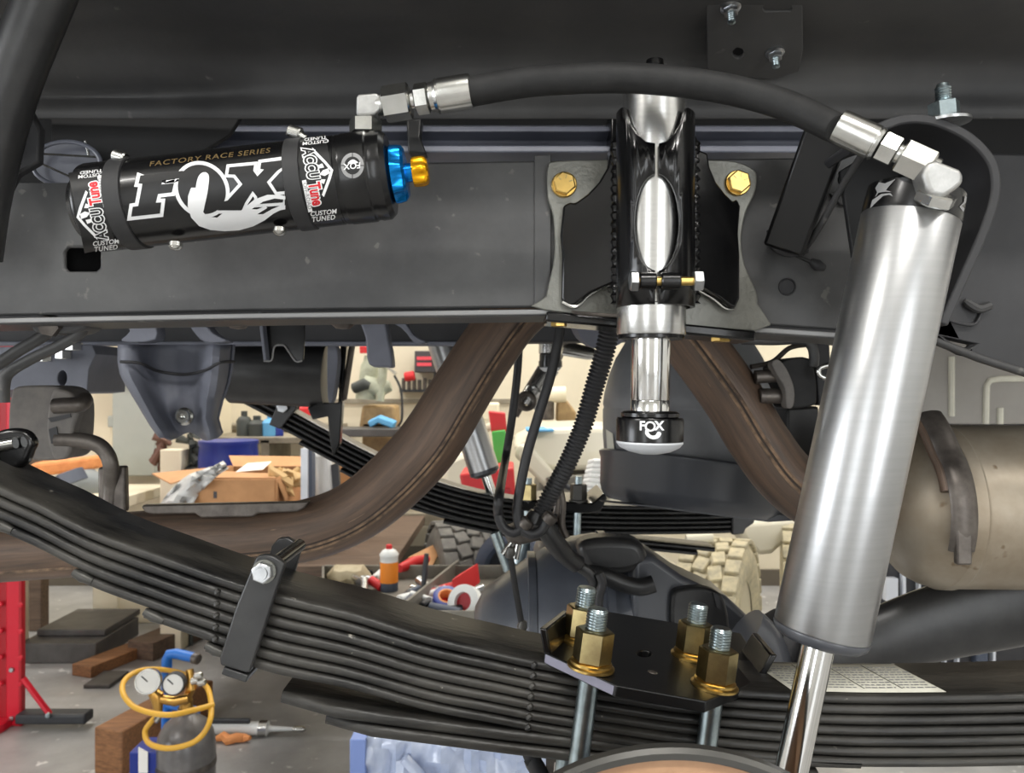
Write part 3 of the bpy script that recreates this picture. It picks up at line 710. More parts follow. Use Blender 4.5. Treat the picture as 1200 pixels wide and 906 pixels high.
# ================================================================= shock absorber
def shock():
    D = .54; a, b = P(1067, 256, D), P(963, 738, D)
    t = T('shock_absorber', 'large brushed silver shock absorber standing tilted at the right', 'shock absorber', P(925, 900, .54))
    A = (b-a).normalized(); Lb = (b-a).length; s = S(1, D)
    def lathe(pr, nm, mt, par=t, n=72): return MB().lathe([(x*s, r*s) for x, r in pr], a, A, n).build(nm, mt, par)
    LL = Lb/s
    lathe([(0, 51), (0, 53), (2, 54), (LL-1, 54), (LL+1, 53)], 'body_tube', M['shock'])
    cap = lathe([(-36, 20), (-35, 46), (-31, 53), (-3, 54.5), (1, 54)], 'top_cap', M['res'])
    lathe([(-60, 16), (-58, 22), (-36, 24), (-34, 30)], 'top_eye', M['res'])
    lathe([(LL+1, 54), (LL+3, 54.5), (LL+9, 52), (LL+14, 46), (LL+16, 34), (LL+16, 20)], 'bottom_cap', M['plgloss'])
    lathe([(LL+12, 18.5), (LL+420, 18.5)], 'shaft', M['chrome'])
    c = Cyl(a, A, 54.2*s)
    z = lambda l: [(940+x/4.53, 90+y/4.53) for x, y in l]
    for l in ([(360, 700), (372, 655), (420, 622), (470, 618), (482, 636), (462, 626), (430, 632), (400, 660)], [(388, 592), (408, 560), (440, 566), (495, 543), (462, 580), (445, 602), (476, 612), (440, 610), (405, 616), (388, 640), (398, 612)], [(866, 630), (874, 640), (868, 670), (848, 685), (862, 700), (856, 718), (835, 690), (860, 664)]):
        decal('lettering', poly2bm([z(l)]), c, .0003, M['greyp'], cap)
shock()
def shock_mount():
    t = T('shock_mount_hoop', 'dark grey curved sheet hoop carrying the top of the silver shock absorber', 'bracket', P(1130, 380, .62))
    arch = [(1000, 172, .56), (1030, 150, .56), (1062, 139, .56), (1098, 142, .56), (1136, 160, .56), (1161, 186, .56), (1168, 212, .56), (1164, 242, .56), (1148, 285, .56), (1128, 330, .56), (1106, 380, .56)]
    arch = [(1014, 162, .56)]+arch[1:]; p = cr([P(x, y, d) for x, y, d in arch], 5)
    MB().tube(cr([P(1018, 170, .575), P(1006, 188, .6), P(985, 222, .63), (P(958, 270, .66)), P(938, 299, .69)], 5), .0028, 10).build('left_edge', M['body'], t)
    m = MB(); m.sweep(p, [(0, -.0035), (.075, -.0035), (.075, .0035), (0, .0035)]); m.build('hoop', M['dark'], t, bev=.002)
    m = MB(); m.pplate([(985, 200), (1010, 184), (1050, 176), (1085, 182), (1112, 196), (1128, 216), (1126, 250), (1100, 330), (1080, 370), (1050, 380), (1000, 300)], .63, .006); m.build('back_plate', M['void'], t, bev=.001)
    c = P(1107, 145, .572)
    n = MB().lathe([(0, S(27, .6)), (.002, S(27, .6)), (.0035, S(20, .6)), (.005, S(15, .6))], c, (-.05, -.02, 1), 32).build('top_washer', M['bolt'], t)
    MB().hexa(c+Vector((0, 0, .004)), c+Vector((-.001, 0, .0155)), S(16.5, .6), .3).build('nut', M['stud'], n)
    MB().lathe([(.012, .0055)]+[(.0155+i*.001, .0055-.0006*(i % 2)) for i in range(12)]+[(.0285, .004)], c, (-.05, 0, 1), 18).build('stud', M['stud'], n)
shock_mount()

# ================================================================= near leaf spring
NT = [(-160, 488), (-120, 508), (-60, 540), (0, 570), (45, 590), (106, 621), (185, 650), (253, 674), (327, 697), (410, 717), (500, 745), (578, 763), (626, 774), (700, 787), (800, 803), (900, 811), (1000, 815), (1100, 815), (1200, 813), (1280, 810), (1360, 804)]
PT = [(-160, 14.2), (0, 13.9), (320, 13.9), (500, 13.0), (620, 12.3), (850, 11.8), (1000, 12.4), (1360, 12.6)]
NS = cr(NT, 4)
def leaf(mb, N, pit, x0, x1, k, d, w, n=60, tf=.93, e=.004, taper0=0, off=None):
    pts = []; th = []
    for i in range(n+1):
        x = x0+(x1-x0)*i/n; y = (off(x) if off else interp(N, x)+k*interp(pit, x)); pts.append(P(x, y, d)); th.append(x)
    rings = []; bm = mb.bm
    for i, p in enumerate(pts):
        T_ = (pts[min(i+1, n)]-pts[max(i-1, 0)]).normalized(); Nn = Vector((-T_.z, 0, T_.x))
        t = S(interp(pit, th[i]), d)*tf*abs(T_.x)
        tp = min(1, .66+.34*i/4) if taper0 else 1
        y0 = w*(1-tp)/2*taper0; y1 = w-y0
        pr = [(y0+e, 0), (y0+.3*e, -.13*t), (y0, -.38*t), (y0, -.62*t), (y0+.3*e, -.87*t), (y0+e, -t), (y1-e, -t), (y1, -.6*t), (y1, -.4*t), (y1-e, 0)]
        rings.append([bm.verts.new(p+Vector((0, a, 0))+Nn*b) for a, b in pr])
    for a, b in zip(rings, rings[1:]):
        for i in range(10): bm.faces.new((a[i], a[(i+1) % 10], b[(i+1) % 10], b[i]))
    bm.faces.new(rings[0]); bm.faces.new(rings[-1])
    return mb
def near_spring():
    t = T('leaf_spring', 'near black leaf spring pack sweeping down across the foreground', 'leaf spring', P(640, 880, .66))
    for k, x0 in enumerate([-150, -150, -150, -6, 88, 171, 243]):
        o = leaf(MB(), NS, PT, x0, 1340, k, .62, .076, 70, taper0=0).build('leaf', M['leaf'], t, ang=60)
        if k >= 3:
            x = x0; y = interp(NS, x)+k*interp(PT, x)
            q = P(x+9, y+8, .622); MB().tube([q+Vector((-.007, 0, .004)), q, q+Vector((.008, 0, -.0035))], [.0032, .0045, .003], 10).build('end_pad', M['drumrim'], t)
    NO = cr([(325, 817.5), (400, 829), (500, 843.5), (620, 859), (700, 868), (800, 879), (900, 886), (1010, 890)], 4)
    P16 = [(320, 18), (500, 16), (1000, 14.5)]
    leaf(MB(), NO, P16, 325, 1010, 0, .62, .076, 40, taper0=1).build('overload_leaf', M['leaf'], t, ang=60)
    NO2 = cr([(378, 843), (440, 851.5), (500, 859.5), (620, 875), (700, 884), (800, 894), (960, 905)], 4)
    leaf(MB(), NO2, P16, 378, 960, 0, .62, .076, 40, taper0=1).build('overload_leaf', M['leaf'], t, ang=60)
    # notches worn where the pack is clamped
    for x in (256, 626):
        for k in range(0 if x > 300 else 1, 7):
            y = interp(NS, x)+k*interp(PT, x)+5-(k-3)*.2; xx = x-k*(1.2 if x > 300 else .6)
            MB().lathe([(-.003, 0), (-.0022, .0024), (0, .0034), (.0022, .0024), (.003, 0)], P(xx, y, .6215), (.6, 0, -.8), 10).build('pinch_mark', M['leaf'], t)
    # pack clip with bolt
    c = T('spring_clip', 'black strap clip with silver bolt around the left half of near leaf spring', 'clip', P(300, 785, .66))
    fr = cr([(299, 655), (304, 651), (318, 651), (331, 659), (333, 664), (331, 671)], 3)+[(312, 730), (293, 788), (288, 789), (258, 780), (257, 772), (276, 712)]
    MB().pplate(fr, .606, .007).build('front_strap', M['satin'], c, bev=.0015)
    MB().pplate([(315, 652), (318, 640), (326, 631), (337, 630), (350, 638), (352, 645), (348, 660), (336, 700), (310, 700)], .700, .007).build('rear_strap', M['satin'], c, bev=.0015)
    lo = [P(262, 782, .606), P(291, 792, .606)]; MB().sweep(lo, [(0, 0), (.098, 0), (.098, -.006), (0, -.006)]).build('lower_strap', M['satin'], c, bev=.001)
    q = P(310, 669.5, .606); b = MB().hexa(q, q+Vector((0, -.008, 0)), S(12.5, .606), .15).build('clip_bolt', M['bolt'], c)
    MB().lathe([(0, S(14, .606)), (.0016, S(14, .606))], q, (0, -1, 0), 26).build('washer', M['flange'], b)
    MB().lathe([(.0078, .005), (.0092, .0046), (.0092, 0)], q, (0, -1, 0), 20).build('head_face', M['bolt'], b)
    MB().cyl(q, q+Vector((0, .10, 0)), .0055, 16).build('spacer', M['gloss'], b)
near_spring()
def spring_plate():
    t = T('spring_plate', 'black clamping plate with turned up tabs on top of near leaf spring', 'plate', P(768, 830, .65))
    p0 = P(775, 812.5, .578); ux = (P(830, 822, .578)-P(720, 802.5, .578)).normalized(); n = ux.cross(Vector((0, 1, 0))); n = -n if n.z < 0 else n
    out = [(638, 764), (723, 803.5), (828, 822), (893, 796), (897, 786), (868, 742), (690, 713), (652, 727)]
    pts = [on_plane(x, y, p0, n) for x, y in out]
    holes = [[on_plane(755+9*math.cos(a), 766+4*math.sin(a), p0, n) for a in [2*PI*i/14 for i in range(14)]]]
    MB().plate(pts, n*-.0088, holes).build('plate', M['platem'], t, bev=.001, seg=3)
    # pale strip painting a reflection along the front left edge
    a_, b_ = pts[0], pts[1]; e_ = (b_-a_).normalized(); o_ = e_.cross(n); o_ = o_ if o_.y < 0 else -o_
    MB().plate([a_+e_*.002+n*-.0012, b_-e_*.002+n*-.0012, b_-e_*.002+n*-.0078, a_+e_*.002+n*-.0078], o_*.0005).build('bright_edge', M['cut'], t)
    # turned-up tabs
    a, b = on_plane(640, 763, p0, n), on_plane(664, 741, p0, n)
    for q, w, rot in ((on_plane(652, 760, p0, n), .03, .5), (on_plane(880, 786, p0, n), .034, -.5)): pass
    def tab(l, back): 
        f = [on_plane(x, y, p0, n) for x, y in l[:2]]
        up = (n*.019+ux*back)
        MB().plate([f[0], f[1], f[1]+up, f[0]+up], ux*.006*(1 if back < 0 else -1)).build('tab', M['gloss'], t, bev=.0012)
    tab([(637, 766), (664, 742)], -.007); tab([(897, 793), (876, 765)], .007)
    dent = on_plane(765, 788, p0, n); MB().lathe([(0, .004), (.0006, .0034), (.0007, 0)], dent, n, 14).build('centre_pin', M['rod'], t)
    tp = p0
    def hit(x, y): return on_plane(x, y, p0, n)
    def ubolt(lbl, grp, near, far, lean):
        u = T('u_bolt', lbl, 'u-bolt', (near.x, .66, near.z-.22))
        for base, big in ((near, 1), (far, .94)):
            ax = (n+Vector((lean, 0, 0))).normalized(); top = base+ax*.047; bot = base-ax*.19
            MB().cyl(bot, top-ax*.002, .0078, 20).build('leg', M['stud'], u)
            pr = [(-.085+i*.0011, (.0083 if i % 2 else .0072) if i > 76 else (.0080 if i % 2 else .0077)) for i in range(118)]+[(.0460, .0068), (.0462, 0)]
            MB().lathe([(-.085, .0074)]+pr, base, ax, 22).build('thread', M['stud'], u)
            nb = base+ax*.0055
            MB().hexa(nb, nb+ax*.0245, .0149, .28, .1).build('nut', M['brassnut'], u)
            w = MB(); w.lathe([(0, .0175), (.0005, .0182), (.0022, .0182), (.0028, .0172), (.0033, .0160), (.0052, .0160), (.0056, .015)], base, ax, 32); w.build('washer', M['gold'], u)
        MB().tube(cr([near-n*.185, Vector((near.x, .61, near.z-.235)), Vector((near.x, .66, near.z-.25)), Vector((far.x, .705, far.z-.235)), far-n*.185], 6), .0078, 14).build('bend', M['stud'], u)
    ubolt('left silver threaded U-bolt with gold nuts through the black spring plate', None, hit(692, 783), hit(680, 752), -.05)
    ubolt('right silver threaded U-bolt with gold nuts through the black spring plate', None, hit(837, 805), hit(811, 770), -.05)
spring_plate()
def paper_label():
    D = .625; pl = [(913, 786), (1088, 786), (1121, 812), (936, 813)]
    # the paper lies on the top leaf
    pts = []
    def at(u, v):                                            # u along the spring, v across
        x = 930+u*(1112-930); d = D+v*.066; px = (x-CX)*D/d*1.0+CX+(0 if v < .01 else 0)
        base = P(x, interp(NS, x)+.2, .62); return Vector((base.x-(0.012*v), .62+.004+v*.062, base.z+.0014))
    m = MB(); nu = 12; g = [[m.bm.verts.new(at(i/nu, j)) for j in (0, .5, 1)] for i in range(nu+1)]
    for i in range(nu):
        for j in range(2): m.bm.faces.new((g[i][j], g[i+1][j], g[i+1][j+1], g[i][j+1]))
    o = m.build('paper_label', M['paper'], thick=.0004)
    tag(o, 'white printed paper label stuck on top of near leaf spring', 'label')
    for u in (.26, .50, .75):
        m = MB(); m.plate([at(u, .1)+Vector((0, 0, .0004)), at(u+.006, .1)+Vector((0, 0, .0004)), at(u+.006, .95)+Vector((0, 0, .0004)), at(u, .95)+Vector((0, 0, .0004))], (0, 0, .0001)); m.build('column_line', M['blackp'], o)
    rnd = random.Random(3)
    m = MB()
    for c in range(4):
        for r in range(9):
            v = .12+r*.09; u = .03+c*.245
            while u < .03+c*.245+.19:
                w = rnd.uniform(.012, .04); a = at(u, v)+Vector((0, 0, .0004)); b = at(min(u+w, 1), v)+Vector((0, 0, .0004)); e = Vector((0, .0017, .0))
                m.plate([a, b, b+e, a+e], (0, 0, .0001)); u += w+rnd.uniform(.006, .014)
    p = m.build('fine_print', M['greyp'], o); p['kind'] = 'stuff'
paper_label()
def hub():
    D = .44; c = P(790, 878+302, D)
    t = T('brake_drum', 'rusty tan brake drum face with dark rim at the bottom edge of the picture', 'brake drum', P(790, 1480, .43))
    R = S(302, D)
    MB().lathe([(.004, R-.0075), (.0, R-.0062), (0, R-.0025), (.002, R), (.008, R), (.010, R-.004), (.010, R-.02)], c, (0, 1, 0), 128, cap=False).build('rim', M['drumrim'], t)
    MB().lathe([(.006, 0), (.006, .04), (.004, .05), (.004, R-.008), (.03, R-.03)], c, (0, 1, 0), 128, cap=False).build('face', M['drum'], t)
hub()

# ================================================================= far side of the chassis
def exhaust():
    t = T('exhaust_pipe', 'brown rusty exhaust pipe rising behind the frame rail and falling to the muffler', 'exhaust pipe', P(200, 690, 1.0))
    D = 1.0
    ctr = [(-160, 655), (-60, 650), (0, 646), (100, 639), (200, 633), (300, 629), (360, 621), (412, 602), (455, 570), (501, 521), (540, 459), (571, 410), (606, 364), (650, 334), (700, 322), (745, 335), (784, 368), (818, 410), (859, 467), (888, 515), (922, 560), (965, 590), (1020, 600), (1060, 600)]
    r = [36]*8+[37, 37.5, 36, 35, 35]+[35]*11
    pts = cr([P(x, y, D) for x, y in ctr], 6); rr = [v[0] for v in cr([(a,) for a in r], 6)]
    MB().tube(pts, [S(a, D) for a in rr], 32).build('pipe', M['rust'], t)
    # lengthwise weld seam ridges facing the camera
    def seam(off, lo, hi, r_=.0021, mt='rust2'):
        q = []
        for i in range(lo*6, hi*6+1):
            a, b = Vector(pts[max(i-1, 0)]), Vector(pts[min(i+1, len(pts)-1)]); T_ = (b-a).normalized(); nn = Vector((-T_.z, 0, T_.x))
            rr_ = S(rr[i], D); s = off; q.append(Vector(pts[i])+nn*rr_*s+Vector((0, -rr_*math.sqrt(1-s*s)+.0003, 0)))
        MB().tube(q, r_, 6).build('weld_seam', M[mt], t)
    seam(-.485, 4, 12, .0015, 'rustd'); seam(-.36, 4, 12, .0012, 'rustd'); seam(-.11, 16, 21, .0013, 'rustd')
    seam(-.42, 4, 12); seam(-.55, 4, 12); seam(-.2, 16, 21); seam(-.02, 16, 21); seam(-.55, 0, 4)
    # hanger flange plate on the top of the run
    fl = [(165, 594), (168, 592), (362, 588), (356, 596), (348, 600), (302, 602), (296, 606), (235, 607), (228, 602), (178, 603), (170, 601)]
    MB().pplate(fl, .962, .012).build('hanger_flange', M['rod'], t, bev=.002)
exhaust()
def exhaust_hanger():
    t = T('exhaust_hanger', 'grey rubber exhaust isolator with bent steel rod at the left edge', 'exhaust hanger', P(60, 600, .95))
    D = .95
    MB().pplate(cr([(13, 462), (20, 453), (60, 452), (78, 458), (86, 475), (84, 520), (78, 536), (55, 540), (20, 536), (10, 520), (10, 480)], 3, True), D, .05).build('rubber_block', M['rubber'], t, bev=.006, seg=3)
    f = MB().pplate(cr([(60, 460), (70, 456), (84, 462), (92, 480), (86, 500), (84, 518), (80, 534), (70, 539), (60, 534), (54, 500)], 3, True), D-.014, .016).build('rubber_face', M['rubber'], t, bev=.005, seg=3)
    MB().pplate([(56, 490), (82, 485), (83, 489), (60, 495)], D-.0155, .003).build('slot', M['dark'], f)
    MB().pplate([(57, 503), (66, 500), (70, 520), (60, 520)], D-.0155, .003).build('slot', M['dark'], f)
    rod = cr([P(66, 515, D-.01), P(92, 516, D-.01), P(112, 520, D-.01), P(124, 530, D-.01), P(130, 546, D-.01), P(130, 570, D), P(128, 600, D)], 6)
    MB().tube(rod, S(9, D), 18, flat=(.8, 1)).build('bent_rod', M['rod'], t)
    MB().pplate([(114, 548), (146, 546), (147, 600), (114, 602)], D-.004, .012).build('weld_foot', M['rod'], t, bev=.003)
    r2 = cr([P(64, 476, D-.016), P(78, 475, D-.016), P(94, 474, D-.012), P(100, 468, D)], 5)
    MB().tube(r2, S(9, D), 16).build('upper_pin', M['rod'], t)
exhaust_hanger()
def hanger_arms():
    t = T('hanger_bracket', 'bent flat steel bracket arms bolted under the frame at the far left', 'bracket', P(40, 470, .75))
    D = .735
    MB().tube(cr([P(98, 384, D), P(92, 392, D), P(70, 405, D), P(38, 420, D), (P(10, 437, D)), P(4, 452, D), P(4, 472, D)], 5), S(9, D), 14, flat=(1, .7)).build('arm', M['frame'], t)
    MB().tube(cr([P(62, 382, D+.03), P(50, 394, D+.03), P(20, 412, D+.03), P(-10, 432, D+.03), P(-30, 440, D+.03)], 5), S(10, D), 14, flat=(1, .7)).build('arm', M['frame'], t)
    m = MB().pplate(cr([(36, 378), (44, 374), (92, 374), (101, 378), (98, 386), (80, 391), (46, 390), (37, 386)], 3, True), D-.01, .03).build('bolt_plate', M['frame'], t, bev=.004)
    MB().lathe([(0, .011), (.006, .010), (.007, 0)], P(60, 381, D-.01), (0, -1, -.2), 6, .3).build('bolt', M['rod'], m)
    u = T('cross_bracket', 'dark pressed bracket with nuts and an oval hole left of the stamped cup', 'bracket', P(60, 462, 1.2))
    E = 1.22
    MB().pplate([(-60, 408), (108, 404), (112, 415), (104, 432), (102, 460), (84, 462), (76, 454), (20, 456), (-60, 470)], E, .12, [ell(73, 443, 5.5, 9, 16)]).build('pressing', M['bluegrey'], u, bev=.006, seg=3)
    for x, y in ((87, 411), (75, 421), (52, 424)):
        MB().hexa(P(x, y, E-.02), P(x, y-10, E-.02), .012, .3).build('nut', M['fit'], u)
hanger_arms()
def far_chassis():
    t = T('far_frame_rail', 'black far frame rail and underbody seen as a dark band below near rail', 'frame rail', P(300, 405, 1.5))
    E = 1.42
    MB().pplate([(-500, 250), (1700, 250), (1700, 392), (940, 396), (560, 402), (-500, 404)], E, .07).build('rail', M['dark'], t, bev=.004)
    MB().pplate([(-500, 400), (560, 400), (560, 405), (-500, 405)], E-.02, .03).build('lip', M['bluegrey'], t, bev=.002)
    for pts in ([(146, 372), (176, 372), (182, 398), (142, 400), (152, 388)], [(218, 372), (236, 372), (248, 390), (266, 400), (240, 401), (226, 388)], [(420, 368), (448, 372), (456, 400), (460, 429), (452, 430), (432, 427), (428, 395)], [(440, 368), (468, 370), (484, 392), (500, 401), (486, 402), (470, 384)]):
        MB().pplate(cr(pts, 3, True), 1.12, .03).build('curved_web', M['bluegrey'], t, bev=.006, seg=3)
    tab = T('cable_tab', 'black hanging steel tab with a notch in its lower edge', 'bracket', P(330, 425, 1.0))
    o = [(302, 366), (357, 366), (357, 395), (355.5, 421), (352, 424), (346, 423), (340, 414), (334, 406), (328, 404), (322, 406), (320, 412), (318, 422), (314, 424), (309, 422)]
    MB().pplate(o, 1.0, .004).build('tab', M['gloss'], tab, bev=.001)
    e_ = MB(); e_.tube([P(x, y, .998) for x, y in cr([(309, 423), (318, 422.5), (320, 412), (322, 406), (328, 404), (334, 406), (346, 423), (354, 422.5)], 3)], .0012, 6); e_.build('bright_edge', M['lip'], tab)  # thin pale bead along the tab's lower outline
    MB().pplate([(302, 366), (306, 366), (312, 422), (308.5, 422)], .985, .018).build('turned_edge', M['bluegrey'], tab, bev=.001)
    cup = T('stamped_cup', 'blue grey stamped steel cup bracket with a single bolt hanging below the frame', 'bracket', P(210, 508, 1.15))
    E = 1.18; m = MB(); cols = 28; rows = 16; g = []
    L_ = [(404, 141), (425, 141), (440, 144), (460, 156), (480, 168), (500, 180), (510, 188)]; R_ = [(404, 276), (425, 274), (440, 272), (455, 268), (470, 262), (490, 257), (510, 262)]
    for j in range(rows+1):
        y = 404+j*106/rows; l, r = interp(L_, y), interp(R_, y); row = []
        for i in range(cols+1):
            u = i/cols; x = l+(r-l)*u
            dd = -.05*(math.exp(-((u-.08)/.14)**2)+.9*math.exp(-((u-.83)/.10)**2))+.035*math.exp(-((u-.97)/.05)**2)
            rr_ = math.hypot(x-217, y-488); dd -= .03*math.exp(-(rr_/17)**2)
            dd += .02*(1-abs(2*u-1))
            yb = y+(6*math.sin(u*PI*3.2) if j == rows else 0)
            row.append(m.bm.verts.new(P(x, yb, E+dd)))
        g.append(row)
    for a, b in zip(g, g[1:]):
        for i in range(cols): m.bm.faces.new((a[i], a[i+1], b[i+1], b[i]))
    m.build('pressing', M['bluegrey'], cup, thick=.004, ang=60)
    st = cr([P(141, 424, E-.055), P(165, 426, E-.05), P(185, 435, E-.01), P(215, 439, E), P(240, 434, E-.03), P(258, 425, E-.06), P(274, 424, E-.02)], 5)
    MB().tube(st, .0022, 8).build('fold_line', M['dark'], cup)
    b = MB().lathe([(0, .013), (.004, .013), (.006, .010), (.010, .009), (.010, .004), (.006, 0)], P(217, 488, E-.035), (0, -1, 0), 26).build('bolt', M['fit'], cup)
    tank = T('black_tube', 'black crossmember tube with end flange hanging behind the notched tab', 'crossmember', P(330, 470, 1.5))
    MB().lathe([(0, .05), (.005, .062), (S(115, 1.5), .062), (S(116, 1.5), .05)], P(270, 434, 1.5), (1, 0, -.05), 36).build('tube', M['satin'], tank)
    MB().pplate(cr([(384, 404), (392, 402), (396, 420), (393, 450), (389, 470), (384, 466)], 3, True), 1.43, .03).build('end_flange', M['bluegrey'], tank, bev=.003)
    MB().pplate([(360, 478), (372, 472), (396, 472), (400, 404), (406, 404), (402, 460), (398, 520), (390, 535), (386, 515), (384, 488), (366, 492)], 1.47, .02).build('bracket', M['gloss'], tank, bev=.002)
    s = T('bumper_strut', 'pair of pale steel strut bars rising behind the black crossmember tube', 'strut', P(404, 470, 1.475))
    for a, b, w in (((387, 396), (402, 470), 4), ((402, 396), (396, 440), 3), ((414, 396), (403, 468), 7)):
        MB().tube([P(*a, 1.475), P(*b, 1.475)], S(w, 1.475), 10, flat=(1, .5)).build('bar', M['rod'], s)
far_chassis()
def far_spring():
    t = T('leaf_spring', 'far black leaf spring curving down behind the exhaust pipe', 'leaf spring', P(560, 640, 1.7))
    D = 1.68
    N2 = cr([(240, 430), (269, 444), (295, 458), (345, 484), (384, 505), (444, 536), (520, 567), (600, 585), (700, 592), (800, 593), (861, 592), (900, 590)], 4)
    P6 = [(240, 7.5), (400, 7), (560, 6.4), (700, 5.9), (900, 5.6)]
    for k, x0 in enumerate([255, 262, 282, 330, 352, 400]):
        leaf(MB(), N2, P6, x0, 862, k, D, .076, 40, tf=.84, e=.005).build('leaf', M['leaf_far'], t, ang=60)
    for k, x0 in enumerate([470, 520]):
        N3 = [(470, 589), (520, 603), (600, 620), (700, 629), (835, 642)]
        leaf(MB(), N3, [(0, 6.5), (900, 6)], x0, 838-k*20, k, D, .076, 24, tf=.85, e=.005, taper0=0).build('overload_leaf', M['leaf_far'], t, ang=60)
    MB().pplate([(858, 592), (872, 590), (886, 600), (884, 613), (874, 620), (872, 626), (858, 627)], D-.008, .09).build('end_clip', M['leaf_far'], t, bev=.003)
    c = T('spring_clip', 'small black strap clip with silver bolt on the far leaf spring', 'clip', P(332, 500, 1.7))
    MB().pplate([(326, 470), (332, 467), (345, 470), (348, 478), (328, 503), (315, 498)], D-.012, .01).build('front_strap', M['satin'], c, bev=.002)
    MB().pplate([(336, 470), (344, 466), (351, 472), (349, 484), (340, 488)], D+.08, .01).build('rear_strap', M['gloss'], c, bev=.002)
    MB().hexa(P(330.5, 477.5, D-.012), P(330.5, 477.5, D-.026), .0115, .2).build('clip_bolt', M['bolt'], c)
    for x, w, lbl, y0 in ((618, 4.6, 'left far silver U-bolt with a dark nut above the far leaf spring', 560), (677, 4.6, 'right far silver U-bolt with a dark nut above the far leaf spring', 558)):
        u = T('u_bolt', lbl, 'u-bolt', P(x, 660, 1.66))
        for dd in (0, .10):
            MB().cyl(P(x-2, 664, 1.63+dd), P(x+1, y0, 1.63+dd), S(w, 1.63), 14).build('leg', M['stud'], u)
            MB().hexa(P(x+1, 586, 1.63+dd), P(x+1, 567, 1.63+dd), S(10, 1.63), .3).build('nut', M['brassnut'] if x < 650 else M['drumrim'], u)
            MB().cyl(P(x+1, 589, 1.63+dd), P(x+1, 585.5, 1.63+dd), S(11.5, 1.63), 22).build('washer', M['drumrim'], u)
    pl = T('spring_plate', 'small black clamping plate under the far U-bolt nuts', 'plate', P(648, 596, 1.7))
    MB().pplate([(604, 588), (640, 586), (694, 590), (708, 578), (712, 583), (704, 600), (690, 602), (640, 600), (606, 599)], 1.61, .15).build('plate', M['gloss'], pl, bev=.003)
    s = T('shock_absorber', 'smaller silver far shock absorber behind the exhaust pipe', 'shock absorber', P(572, 590, 1.72))
    a, b = P(512, 380, 1.72), P(567, 550, 1.72); A = (b-a).normalized(); L = (b-a).length; k = S(1, 1.72)
    MB().lathe([(0, 16*k), (1*k, 18*k), (L, 18*k)], a, A, 40).build('body_tube', M['shock'], s)
    MB().lathe([(L, 17.5*k), (L+4*k, 18*k), (L+8*k, 12*k)], a, A, 40).build('bottom_cap', M['plgloss'], s)
    MB().lathe([(L+6*k, 6*k), (L+62*k, 6*k)], a, A, 20).build('shaft', M['chrome'], s)
    bs = T('bump_stop', 'far silver and black bump stop hanging near the corrugated conduit', 'bump stop', P(645, 432, 1.6))
    q = P(645, 395, 1.6); k = S(1, 1.6)
    MB().lathe([(0, 13*k), (1*k, 14*k), (19*k, 14*k), (20*k, 12*k)], q, (0, 0, -1), 30).build('collar', M['alu'], bs)
    MB().lathe([(20*k, 12*k), (21*k, 13*k), (28*k, 13*k), (28*k, 14*k), (35*k, 14*k), (36*k, 12*k)], q, (0, 0, -1), 30).build('foot', M['gloss'], bs)
    MB().lathe([(36*k, 13*k), (40*k, 9*k), (42*k, 0)], q, (0, 0, -1), 30).build('pad', M['pad'], bs)
    MB().box(P(645, 390, 1.555), (.07, .15, .02)).build('mount', M['dark'], bs)
    rs = T('shock_reservoir', 'far silver reservoir cylinder tilted below the far bump stop', 'reservoir', P(615, 490, 1.9))
    a, b = P(646, 430, 1.9), P(617, 474, 1.9); A = (b-a).normalized(); L = (b-a).length; k = S(1, 1.9)
    MB().lathe([(0, 8*k), (1*k, 11*k), (L*.55, 11*k), (L*.58, 9*k), (L*.62, 12*k), (L, 12*k)], a, A, 28).build('body', M['alu'], rs)
    MB().tube([P(617, 470, 1.87)+Vector((S(9*math.cos(x), 1.87), 0, S(9*math.sin(x), 1.87))) for x in [2*PI*i/20 for i in range(20)]], S(3.4, 1.87), 10, closed=True).build('eye', M['rod'], rs)
    MB().tube([P(648, 428, 1.9), P(660, 402, 1.86), P(658, 388, 1.60), P(650, 388, 1.49)], .014, 10).build('bracket_arm', M['rod'], rs)
    MB().tube([P(636, 432, 1.9), P(612, 470, 1.9), P(604, 488, 1.9)], [S(7, 1.9), S(6, 1.9), S(4, 1.9)], 10).build('arm', M['rod'], rs)
    MB().tube([P(660, 408, 1.8), P(690, 414, 1.8), P(700, 416, 1.8)], [S(9, 1.8), S(8, 1.8), S(5, 1.8)], 14).build('side_port', M['fit'], rs)
far_spring()
